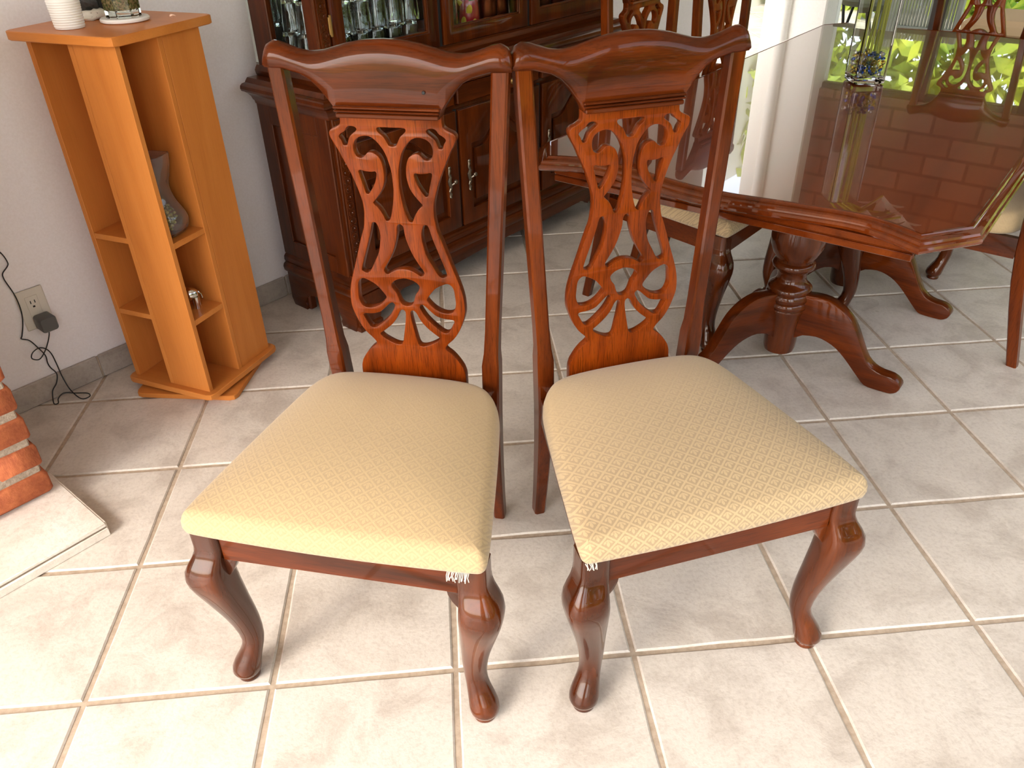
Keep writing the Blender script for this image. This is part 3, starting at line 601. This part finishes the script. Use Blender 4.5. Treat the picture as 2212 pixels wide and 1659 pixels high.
for k, (x0, x1) in enumerate(DX):
    z0, z1 = .238, .702; fw = .062
    d = link('door', fill('door', [[(x0, z0), (x1, z0), (x1, z1), (x0, z1)], list(reversed(arch(x0 + fw, x1 - fw, z0 + .06, z1 - .055, .085)))], .020, 'cabinet_wood_z', .003), CB_, (0, .002, 0))
    d['label'] = 'panelled lower cabinet door with arched raised panel'
    obj('panel_back', MB().box(x0 + .03, x1 - .03, .008, .013, z0 + .03, z1 - .03, 0), 'cabinet_wood_z', d, smooth=0)
    link('raised_panel', fill('raised_panel', [arch(x0 + fw + .026, x1 - fw - .026, z0 + .086, z1 - .080, .085)], .012, 'cabinet_wood_z', .005), d, (0, .004, 0))
    pull(d, x1 - .060 + .0 if k == 0 else x0 + .036, -.010, .440)
    dr = obj('drawer', MB().box(x0, x1, -.006, .016, .722, .792, .004), 'cabinet_wood_x', CB_)
    km = MB().lathe([(.004, 0), (.005, .010), (.011, .016), (.012, .022), (.006, .028)], n=12); ko = obj('knob', km, 'brass', dr, ((x0 + x1) / 2 + .05, -.006, .757), rot=(PI / 2, 0, 0))
for x in (.597, 1.116): obj('dark_gap', MB().box(x - .006, x + .006, .004, .0135, .235, .705, 0), 'dark_void', CB_, smooth=0)
obj('waist_moulding', MB().sweep_u([(-.02, .796), (.004, .796), (.006, .806), (.012, .812), (.016, .822), (.028, .834), (.040, .842), (.050, .846), (.054, .854), (.052, .864), (.044, .870), (.030, .872), (.026, .878), (.018, .886), (-.05, .886), (-.05, .80)], 0, CW, 0, CD), 'cabinet_wood_x', CB_)
obj('waist_top', MB().box(.0, CW, .0, CD, .80, .884, 0), 'cabinet_wood_x', CB_, smooth=0)
# hutch
HY = .042; HT = 1.98
hu = obj('hutch_base', MB().sweep_u([(-.03, .884), (.006, .884), (.010, .892), (.012, .904), (.006, .914), (.000, .920), (-.03, .920)], .03, CW - .03, HY, CD), 'cabinet_wood_x', CB_)
obj('hutch_floor', MB().box(.03, CW - .03, HY, CD, .905, .928, 0), 'cabinet_wood_x', CB_, smooth=0)
obj('hutch_back', MB().box(.03, CW - .03, CD - .015, CD - .001, .92, HT, 0), 'mirror', CB_, smooth=0)
obj('hutch_roof', MB().box(.03, CW - .03, HY, CD, HT - .03, HT, 0), 'cabinet_wood_x', CB_, smooth=0)
obj('hutch_crown', MB().sweep_u([(-.03, HT - .04), (.006, HT - .04), (.016, HT - .01), (.04, HT + .03), (.05, HT + .05), (-.03, HT + .05)], .03, CW - .03, HY, CD), 'cabinet_wood_x', CB_)
for sx, xa in ((0, .030), (1, CW - .054)):
    s_ = MB()
    for y0, y1, z0, z1 in ((HY, .095, .92, HT), (.288, CD - .014, .92, HT), (.09, .292, .92, .955), (.09, .292, HT - .08, HT)): s_.box(xa, xa + .024, y0, y1, z0, z1, .003)
    so = obj('hutch_side', s_, 'cabinet_wood_z', CB_); obj('side_pane', MB().box(xa + .010, xa + .014, .088, .294, .950, HT - .075, 0), 'pane_glass', so, smooth=0)
pl2 = obj('hutch_pilaster', MB().box(.032, .084, HY - .004, HY + .02, .925, HT - .02, .003), 'cabinet_wood_z', CB_); obj('carved_strip', carved(.94, 1.45, .040, HY - .009), 'cabinet_wood_z', pl2)
HX = [(.088, .575), (.600, 1.086), (1.112, 1.628)]
for k, (x0, x1) in enumerate(HX):
    z0, z1 = .930, HT - .05; fw = .052
    d = link('glass_door', fill('glass_door', [[(x0, z0), (x1, z0), (x1, z1), (x0, z1)], [(x0 + fw, z0 + .055), (x0 + fw, z1 - .055), (x1 - fw, z1 - .055), (x1 - fw, z0 + .055)]], .020, 'cabinet_wood_z', .003), CB_, (0, HY + .004, 0))
    d['label'] = 'glazed hutch door in a cherry-wood frame'
    bead = fill('glazing_bead', [[(x0 + fw - .004, z0 + .051), (x1 - fw + .004, z0 + .051), (x1 - fw + .004, z1 - .051), (x0 + fw - .004, z1 - .051)], [(x0 + fw + .006, z0 + .061), (x0 + fw + .006, z1 - .061), (x1 - fw - .006, z1 - .061), (x1 - fw - .006, z0 + .061)]], .016, 'cabinet_wood_z', .002); link('glazing_bead', bead, d, (0, .002, 0))
    obj('pane', MB().box(x0 + fw, x1 - fw, -.001, .003, z0 + .055, z1 - .055, 0), 'pane_glass', d, smooth=0)
    if k == 0: obj('hinge', MB().box(x0 - .010, x0 + .004, -.014, -.004, 1.040, 1.095, .002).tube([(x0 - .004, -.015, 1.036), (x0 - .004, -.015, 1.100)], .0045, 8), 'brass', d)
for x in (.588, 1.099): obj('hutch_stile', MB().box(x - .010, x + .010, HY + .004, HY + .024, .925, HT - .03, .002), 'dark_void', CB_)
obj('glass_shelf', MB().box(.06, CW - .06, HY + .04, CD - .02, 1.345, 1.352, 0), 'green_glass', CB_, smooth=0)

# ------------------------------------------------------------------ glassware on the hutch floor
def tumbler(n=20):
    m = MB(); H = .098
    def ring(r, z, fl=0): return [((r + (fl if i % 2 else 0)) * math.cos(2 * PI * i / n), (r + (fl if i % 2 else 0)) * math.sin(2 * PI * i / n), z) for i in range(n)]
    # standing on its mouth: thick bottom up
    m.loft([ring(.0345, .0), ring(.0362, .001), ring(.0355, .02, .0012), ring(.0310, .085, .0016), ring(.0285, H - .003), ring(.0265, H), ring(.012, H - .003), ring(.010, H - .012), ring(.0255, H - .014), ring(.0285, .085), ring(.0335, .004)], closed=True)
    return m.mesh('drinking_glass', 'clear_glass', 40)
tum = tumbler(); rnd = random.Random(3)
def cab(x, y, z):
    q = SN(1.445 + x, .762 + y); return (q[0], q[1], z)
gy0 = HY + .065
for lay in range(2):
    for r in range(3):
        for c in range(6):
            if lay == 1 and (r == 2 and c == 2): continue
            x = .105 + c * .0765 + (.0 if lay == 0 else .012) + rnd.uniform(-.003, .003); y = gy0 + r * .085 + rnd.uniform(-.003, .003)
            tag(link('drinking_glass', tum, None, cab(x, y, .9285 + lay * .0995)), 'upside-down ribbed drinking glass behind the left hutch door, ' + ('lower' if lay == 0 else 'upper') + ' layer', 'glass', 'ribbed drinking glasses in the hutch, ' + ('lower' if lay == 0 else 'upper') + ' layer')
mug = MB().lathe([(.030, 0), (.036, .002), (.038, .15), (.040, .185), (.038, .187), (.036, .15), (.033, .02), (.020, .016)], n=16)
tag(obj('tall_glass', mug, 'clear_glass', loc=cab(.705, HY + .075, .9285)), 'tall clear footed glass at the left of the middle hutch door', 'glass')
rv = thing('red_bottle', 'red painted bottle with yellow and green leaves behind the middle hutch door', 'bottle', cab(.835, HY + .085, .9285))
obj('bottle_body', MB().lathe([(.030, 0), (.038, .006), (.040, .06), (.036, .12), (.020, .16), (.014, .20), (.015, .24), (.010, .241)], n=20), 'red_glaze', rv)
for k, (a, z, mt) in enumerate(((-2.2, .05, 'yellow_glaze'), (-1.6, .09, 'yellow_glaze'), (-1.1, .04, 'yellow_glaze'), (-1.3, .13, 'green_glaze'), (-1.8, .15, 'green_glaze'), (-2.6, .11, 'yellow_glaze'))):
    rad = .041 if z < .1 else (.036 if z < .14 else .029)
    lf = MB().sphere((0, 0, 0), .012, .0022, .022, 10, 6); obj('painted_leaf', lf, mt, rv, (rad * math.cos(a) * .97, rad * math.sin(a) * .97, z), 0, rot=(.3, .5 - .3 * k, a + PI / 2))
cup_me = MB().lathe([(.030, 0), (.036, .004), (.040, .05), (.038, .10), (.042, .118), (.040, .118), (.036, .10), (.037, .05), (.032, .010)], n=18).mesh('copper_cup', 'copper', 50)
for x, y in ((.925, .07), (1.005, .08), (.965, .17), (1.20, .07), (1.285, .08), (1.37, .07), (1.455, .08), (1.54, .07), (1.24, .17), (1.33, .17), (1.42, .17)):
    tag(link('copper_cup', cup_me, None, cab(x, HY + y, .9285)), 'dark copper cup on the hutch floor behind the ' + ('middle' if x < 1.1 else 'right-hand') + ' glass door', 'cup', 'copper cups in the hutch, ' + ('middle' if x < 1.1 else 'right') + ' door')

# ================================================================== REVOLVING SHELF TOWER
BX, BY = -.040, 1.345; BA = math.radians(-27.5)
BS = thing('shelf_tower', 'tall orange beech revolving shelf tower with open cells in the corner', 'shelf', (BX, BY, 0), BA)
def rsq(h, z, c=.022, ox=0): return [(-h + c, -h, z), (-h + c * .3, -h + c * .3, z), (-h, -h + c, z), (-h, h - c, z), (-h + c * .3, h - c * .3, z), (-h + c, h, z), (h - c, h, z), (h - c * .3, h - c * .3, z), (h, h - c, z), (h, -h + c, z), (h - c * .3, -h + c * .3, z), (h - c, -h, z)]
def plate(h, z0, z1): return MB().loft([rsq(h - .002, z0), rsq(h, z0 + .002), rsq(h, z1 - .002), rsq(h - .002, z1)])
obj('swivel_base', plate(.176, .0, .018), 'shelf_wood_x', BS, rz=math.radians(17.0), smooth=30)
obj('turntable', MB().lathe([(.10, .018), (.10, .027)], n=24), 'black_metal', BS)
obj('bottom_plate', plate(.180, .027, .047), 'shelf_wood_x', BS, smooth=30)
obj('top_plate', plate(.192, 1.121, 1.145), 'shelf_wood_x', BS, smooth=30)
h = .158; t = .017; Z0, Z1 = .047, 1.121
for q in range(4):                                     # four cells, like a pinwheel: one outer panel, one divider, two shelves each
    a = q * PI / 2
    obj('outer_panel', MB().box(.0097, h, -h, -h + t, Z0, Z1, .001), 'shelf_wood_z', BS, rz=a)
    obj('divider', MB().box(-.0085, .0085, -h, -.0085, Z0, Z1, .001), 'shelf_wood_z', BS, rz=a)
    for z in (.288, .548): obj('cell_shelf', MB().box(.0085, h - .001, -h + t, -.0085, z, z + .018, .001), 'shelf_wood_x', BS, rz=a)
def bpt(x, y, z): return (BX + x * math.cos(BA) - y * math.sin(BA), BY + x * math.sin(BA) + y * math.cos(BA), z)
# wavy bottle vase in the upper cell, with gems in it
wv = thing('wavy_vase', 'wavy smoky glass vase with golden pebbles in the upper cell of the tower', 'vase', bpt(.078, -.078, .567), BA + .15)
def wr(z, r, c=.010, off=0): return [(off + x, y, z) for x, y, _ in sq(r, 0, c)]
prf = [(0, .038), (.012, .043), (.05, .045), (.09, .040), (.13, .041), (.17, .045), (.21, .041), (.235, .037), (.24, .038)]
outer = []; inner = []
for i in range(25):
    z = .24 * i / 24; r = lerp(prf, z); o_ = .017 * math.sin(z * 30 + .4); outer.append(wr(z, r, .010, o_)); inner.append(wr(max(z, .012), r - .0028, .009, o_))
obj('vessel', MB().loft(outer + inner[::-1]), 'wavy_glass', wv, smooth=50)
gm = MB(); rnd = random.Random(9)
for k in range(90):
    z = .020 + .065 * (k / 90); gm.sphere((.017 * math.sin(z * 30 + .4) + rnd.uniform(-.025, .025), rnd.uniform(-.025, .025), z), .006, .006, .004, 8, 5)
tag(obj('pebbles', gm, 'gold_gem', wv, smooth=60), 'golden glass pebbles in the vase', kind='stuff')
# little silver elephant in the middle cell
el = thing('silver_figurine', 'small shiny silver elephant figurine in the middle cell of the tower', 'figurine', bpt(.080, -.066, .306), BA + .6); el.scale = (1.3, 1.3, 1.3)
em = MB().sphere((0, 0, .034), .026, .018, .019, 14, 8).sphere((-.030, 0, .040), .015, .014, .015, 12, 8).tube([(-.042, 0, .040), (-.052, 0, .028), (-.053, 0, .012), (-.060, 0, .006)], [.007, .006, .005, .004], 8)
for x in (-.016, .016):
    for y in (-.010, .010): em.tube([(x, y, .030), (x, y, .012), (x, y, 0)], [.0085, .0075, .0085], 8)
em.tube([(.024, 0, .040), (.030, 0, .032), (.031, 0, .022)], .002, 6)
obj('body', em, 'chrome', el, smooth=60)
for sg in (-1, 1): obj('ear', MB().sphere((-.026, sg * .016, .042), .012, .003, .014, 10, 6), 'chrome', el)
# things standing on top
TZ = 1.145
rb = []
for k in range(23):
    z = .004 + k * .0030; rb.append((.0375 + .004 * z / .075 + (.0007 if k % 2 else -.0005), z))
cup = MB().lathe([(.030, 0), (.0365, .001)] + rb + [(.0415, .076), (.0415, .092), (.0405, .0935), (.0385, .092), (.036, .012), (.02, .009)], n=40)
tag(obj('ribbed_cup', cup, 'white_ceramic', loc=(-.122, 1.268, TZ)), 'white ceramic cup with fine ribs on top of the shelf tower', 'cup')
ro = thing('rock_sculpture', 'black twisted rock sculpture on a speckled pale base, behind the white cup', 'sculpture', (-.100, 1.418, TZ))
def blob(m, c, r, seed, sq_=(1, 1, 1), n=16, mm_=10):
    rn = random.Random(seed); ph = [rn.uniform(0, 6) for _ in range(6)]; rings = []
    for k in range(mm_ + 1):
        th = max(.05, min(PI - .05, PI * k / mm_)); row = []
        for i in range(n):
            f = 2 * PI * i / n; rr = r * (1 + .22 * math.sin(3 * f + ph[0] + 2 * th) + .16 * math.sin(5 * th + ph[1]) * math.cos(2 * f + ph[2]) + .10 * math.sin(7 * f + ph[3]))
            row.append((c[0] + sq_[0] * rr * math.sin(th) * math.cos(f), c[1] + sq_[1] * rr * math.sin(th) * math.sin(f), c[2] - sq_[2] * rr * math.cos(th)))
        rings.append(row)
    m.loft(rings)
bmx = MB(); blob(bmx, (0, 0, .012), .045, 2, (1.1, .9, .36)); bmx.v = [(x, y, max(0, z)) for x, y, z in bmx.v]; obj('base', bmx, 'speckled_stone', ro, smooth=60)
bk = MB(); blob(bk, (-.012, 0, .045), .034, 4, (1, .8, .9)); blob(bk, (.016, .006, .055), .030, 6, (.9, .8, 1.2)); blob(bk, (0, 0, .095), .030, 8, (.8, .8, 1.3)); blob(bk, (.004, 0, .14), .024, 9, (.8, .8, 1.3)); obj('rock', bk, 'black_rock', ro, smooth=60)
co = MB().lathe([(.058, 0), (.064, .003), (.065, .008), (.062, .0115), (.05, .012)], n=40); cpos = (-.004, 1.352, TZ)
tag(obj('coaster', co, 'white_ceramic', loc=cpos), 'round white coaster under the glass seed jar', 'coaster')
jr = thing('seed_jar', 'square-based clear glass jar filled with tan and green seeds on the coaster', 'jar', (cpos[0], cpos[1], TZ + .0122), .5)
def oc(r, z, n=8): return [(r * math.cos(2 * PI * i / n + .2), r * math.sin(2 * PI * i / n + .2), z) for i in range(n)]
obj('vessel', MB().loft([oc(.046, 0), oc(.049, .003), oc(.0495, .016), oc(.053, .16), oc(.051, .162), oc(.0485, .158), oc(.0455, .020), oc(.03, .015)]), 'green_glass', jr, smooth=30)
sd = obj('seeds', MB().lathe([(.02, .0165), (.043, .020), (.0465, .11), (.03, .118), (.005, .12)], n=24), 'seed_mix', jr); sd['kind'] = 'stuff'
s2 = MB(); rnd = random.Random(2)
for k in range(420):
    a = rnd.uniform(0, 2 * PI); z = rnd.uniform(.02, .11); r_ = .0432 + (z - .02) * .033; s2.sphere((r_ * math.cos(a), r_ * math.sin(a), z), .0024, .0024, .0030, 6, 4)
tag(obj('seed_layer', s2, 'seed_green', jr), kind='stuff')
pt = MB(); petal(pt, (0, 0, .004), (1, .2, .1), .016, .005, .003); petal(pt, (.004, .002, .004), (-.3, 1, .2), .012, .004, .003)
tag(obj('dry_petal', pt, 'petal_pink', loc=(.112, 1.372, TZ)), 'tiny pale pink curled petal on the right of the tower top', 'petal')

# ================================================================== OUTLET, CHARGER AND CORD ON THE WALL
ou = thing('wall_outlet', 'ivory wall outlet plate low on the wall left of the shelf tower', 'outlet', SN(.548, WN), A45)
obj('cover_plate', MB().box(-.043, .043, -.006, -.0002, .256, .392, .003), 'ivory_plastic', ou)
obj('socket_insert', MB().box(-.019, .019, -.0075, -.005, .272, .368, .001), 'ivory_plastic', ou)
so_ = MB()
for x in (-.006, .007): so_.box(x - .0014, x + .0014, -.0085, -.0070, .343, .353, 0)
so_.add(*(lambda m: (m.v, m.f))(MB().box(-.0035, .0035, -.0085, -.0070, .329, .335, .001)))
obj('slots', so_, 'slot_black', ou)
ch = thing('phone_charger', 'dark grey cube charger plugged into the wall outlet', 'charger', SN(.556, WN - .0078, .2780), A45)
def rbox(x0, x1, y0, y1, z0, z1, r, n=5):
    def rr(ins):
        pts = []
        for cx, cz, a0 in ((x1 - r, z1 - r, 0), (x0 + r, z1 - r, PI / 2), (x0 + r, z0 + r, PI), (x1 - r, z0 + r, 3 * PI / 2)):
            for k in range(n): a = a0 + PI / 2 * k / (n - 1); pts.append((cx + (r - ins) * math.cos(a), cz + (r - ins) * math.sin(a)))
        return pts
    return MB().loft([[(x, y, z) for x, z in rr(i)] for y, i in ((y1, .002), (y1 - .003, 0), (y0 + .004, 0), (y0, .003))])
obj('charger_body', rbox(-.026, .026, -.052, 0, -.024, .026, .010), 'grey_plastic', ch, smooth=50)
cw = MB(); Wp = lambda s, z, d=.006: (s, WN - d, z)
P_ = [Wp(.44, .66), Wp(.49, .57), Wp(.516, .529), Wp(.524, .495), Wp(.519, .482), Wp(.500, .466), Wp(.497, .450), Wp(.500, .430), Wp(.506, .40), Wp(.508, .370, .010), Wp(.506, .33, .012), Wp(.497, .29, .010), Wp(.483, .252), Wp(.478, .243), Wp(.497, .229, .010), Wp(.512, .195, .012), Wp(.524, .16, .010), Wp(.523, .13), Wp(.526, .11), Wp(.534, .085, .016), Wp(.522, .055, .018), Wp(.502, .036, .02), Wp(.490, .012, .03), Wp(.483, .004, .05), Wp(.494, .004, .055), Wp(.502, .014, .045), Wp(.525, .022, .04), Wp(.555, .010, .05), Wp(.585, .004, .075), Wp(.580, .004, .10), Wp(.555, .004, .09), Wp(.545, .03, .05), Wp(.544, .075, .024), Wp(.545, .12, .014), Wp(.542, .16, .012), Wp(.530, .185, .014), Wp(.510, .198, .02), Wp(.488, .190, .02), Wp(.481, .172, .02), Wp(.500, .160, .02), Wp(.522, .178, .022), Wp(.540, .205, .025), Wp(.553, .235, .030), Wp(.556, .254, .032)]
sm = []
for i in range(len(P_) - 1):
    p0, p1, p2, p3 = [Vector(P_[max(0, min(len(P_) - 1, i + d))]) for d in (-1, 0, 1, 2)]
    for j in range(5):
        t_ = j / 5; sm.append(tuple(.5 * ((2 * p1) + (p2 - p0) * t_ + (2 * p0 - 5 * p1 + 4 * p2 - p3) * t_ * t_ + (3 * p1 - p0 - 3 * p2 + p3) * t_ ** 3)))
sm.append(P_[-1])
tag(obj('charger_cord', cw.tube(sm, .0019, 7), 'black_plastic', rz=A45, smooth=60), 'thin black charger cord looping down the wall to the floor', 'cord')

# ================================================================== BRICK FIREPLACE CORNER
FP = thing('fireplace', 'red brick fireplace corner standing on a pale tiled hearth at the left edge', 'fireplace', SN(-.4, .9), A45)
def fpl(s, n): return (s + .4, n - .9)
sl = obj('hearth_slab', MB().box(-1.2 + .4, .292 + .4, .462 - .9, WN - .02 - .9, 0, .026, .002), 'grout', FP)
for k in range(4):
    x1 = .694 - k * .402; obj('hearth_tile', MB().box(x1 - .398, x1, .459 - .9, .459 - .9 + .35, .0262, .036, .002), 'hearth_tile', sl)
    obj('hearth_tile', MB().box(x1 - .398, x1, .459 - .9 - .007, .459 - .9 + .0005, .0, .0235, .0015), 'hearth_tile', sl)
obj('hearth_tile', MB().box(.69, .699, .470 - .9, .80 - .9, 0, .034, .0015), 'hearth_tile', sl)
obj('mortar_core', MB().box(-1.0 + .4, .262 + .4, .712 - .9, WN - .03 - .9, .036, 1.3, .004), 'mortar', FP)
brs = []
for s_ in range(3):
    rn = random.Random(s_); m = MB().box(0, .225, 0, .11, 0, .068, .009)
    m.v = [(x + rn.uniform(-.003, .003), y + rn.uniform(-.003, .003), z + rn.uniform(-.002, .002)) for x, y, z in m.v]; brs.append(m.mesh('brick', 'brick', 60))
rn = random.Random(1)
for c in range(13):
    z = .042 + c * .0915; off = 0 if c % 2 == 0 else -.12
    for k in range(4):
        x1 = .272 + .4 + (off if k else 0) - k * .243
        if k == 0 and off: b = link('brick', brs[c % 3], FP, (x1 - .112, .700 - .9 + rn.uniform(-.003, .003), z)); b.scale = (.5, 1, 1)
        else: link('brick', brs[(c + k) % 3], FP, (x1 - .225 + (.0 if not off else -.0 + .117 * 0), .700 - .9 + rn.uniform(-.003, .003), z))

# ================================================================== BEYOND THE TABLE
rs = thing('ribbed_screen', 'grey ribbed screen beyond the glazed doors, left of the far chair', 'screen', SN(7.0, .50), A45)
slat = MB().box(-.012, .012, -.0085, .0085, .34, 1.3, .003).mesh('slat', 'grey_slat', 30)
for k in range(24): link('slat', slat, rs, (0, -.27 + k * .0235, 0))
obj('frame', MB().box(-.03, .03, -.30, .30, .30, .34, .004).box(-.03, .03, -.31, -.28, 0, 1.3, .004).box(-.03, .03, .28, .31, 0, 1.3, .004), 'grey_slat', rs)
so2 = thing('folding_stool', 'black metal folding stool with an olive seat beyond the white pillar', 'stool', SN(6.75, .86), A45)
obj('seat', MB().lathe([(.14, .50), (.17, .51), (.175, .54), (.15, .56)], n=20), 'olive_cloth', so2)
for a, b in (((-.15, -.12, 0), (.13, -.10, .51)), ((-.15, .12, 0), (.13, .10, .51)), ((.15, -.12, 0), (-.13, -.10, .51)), ((.15, .12, 0), (-.13, .10, .51))): obj('leg', MB().tube([a, b], .012, 8), 'black_metal', so2)
be = thing('wooden_bench', 'brown wooden bench with a tan cushion behind the far end of the table', 'bench', SN(5.55, -.75), A45)
obj('bench_box', MB().box(-.25, .25, -.55, .55, .06, .58, .01), 'chair_wood_y', be); obj('cushion', MB().box(-.26, .26, -.56, .56, .58, .68, .03), 'tan_cloth', be)
for x in (-.22, .22):
    for y in (-.5, .5): obj('foot', MB().box(x - .03, x + .03, y - .03, y + .03, 0, .06, .004), 'chair_wood_z', be)
# garden hedge behind the glass: thousands of leaves
def hedge(name, label, n0, rects):
    m = MB(); rn = random.Random(7)
    for s0, s1, nn0, nn1, z0, z1, cnt in rects:
        for k in range(cnt):
            c = Vector((rn.uniform(s0, s1), rn.uniform(nn0, nn1), rn.uniform(z0, z1))); a = Vector((rn.uniform(-1, 1), rn.uniform(-1, 1), rn.uniform(-1, 1))).normalized(); b = a.cross(Vector((rn.uniform(-1, 1), rn.uniform(-1, 1), .3))).normalized(); L = rn.uniform(.10, .20)
            m.add([tuple(c - a * L), tuple(c + b * L * .4), tuple(c + a * L), tuple(c - b * L * .4)], [(0, 1, 2, 3)])
    return tag(obj(name, m, 'hedge_leaf', rz=A45, smooth=0), label, 'hedge', kind='stuff')
hedge('garden_hedge', 'leafy yellow-green garden hedge beyond the glazed doors', 0, [(9.6, 10.6, -7, 4.0, 0, 3.6, 12000)])
hedge('garden_shrubbery', 'leafy green shrubbery beyond the right-hand windows', 0, [(-2, 8, -6.0, -5.0, 0, 2.5, 5200)])
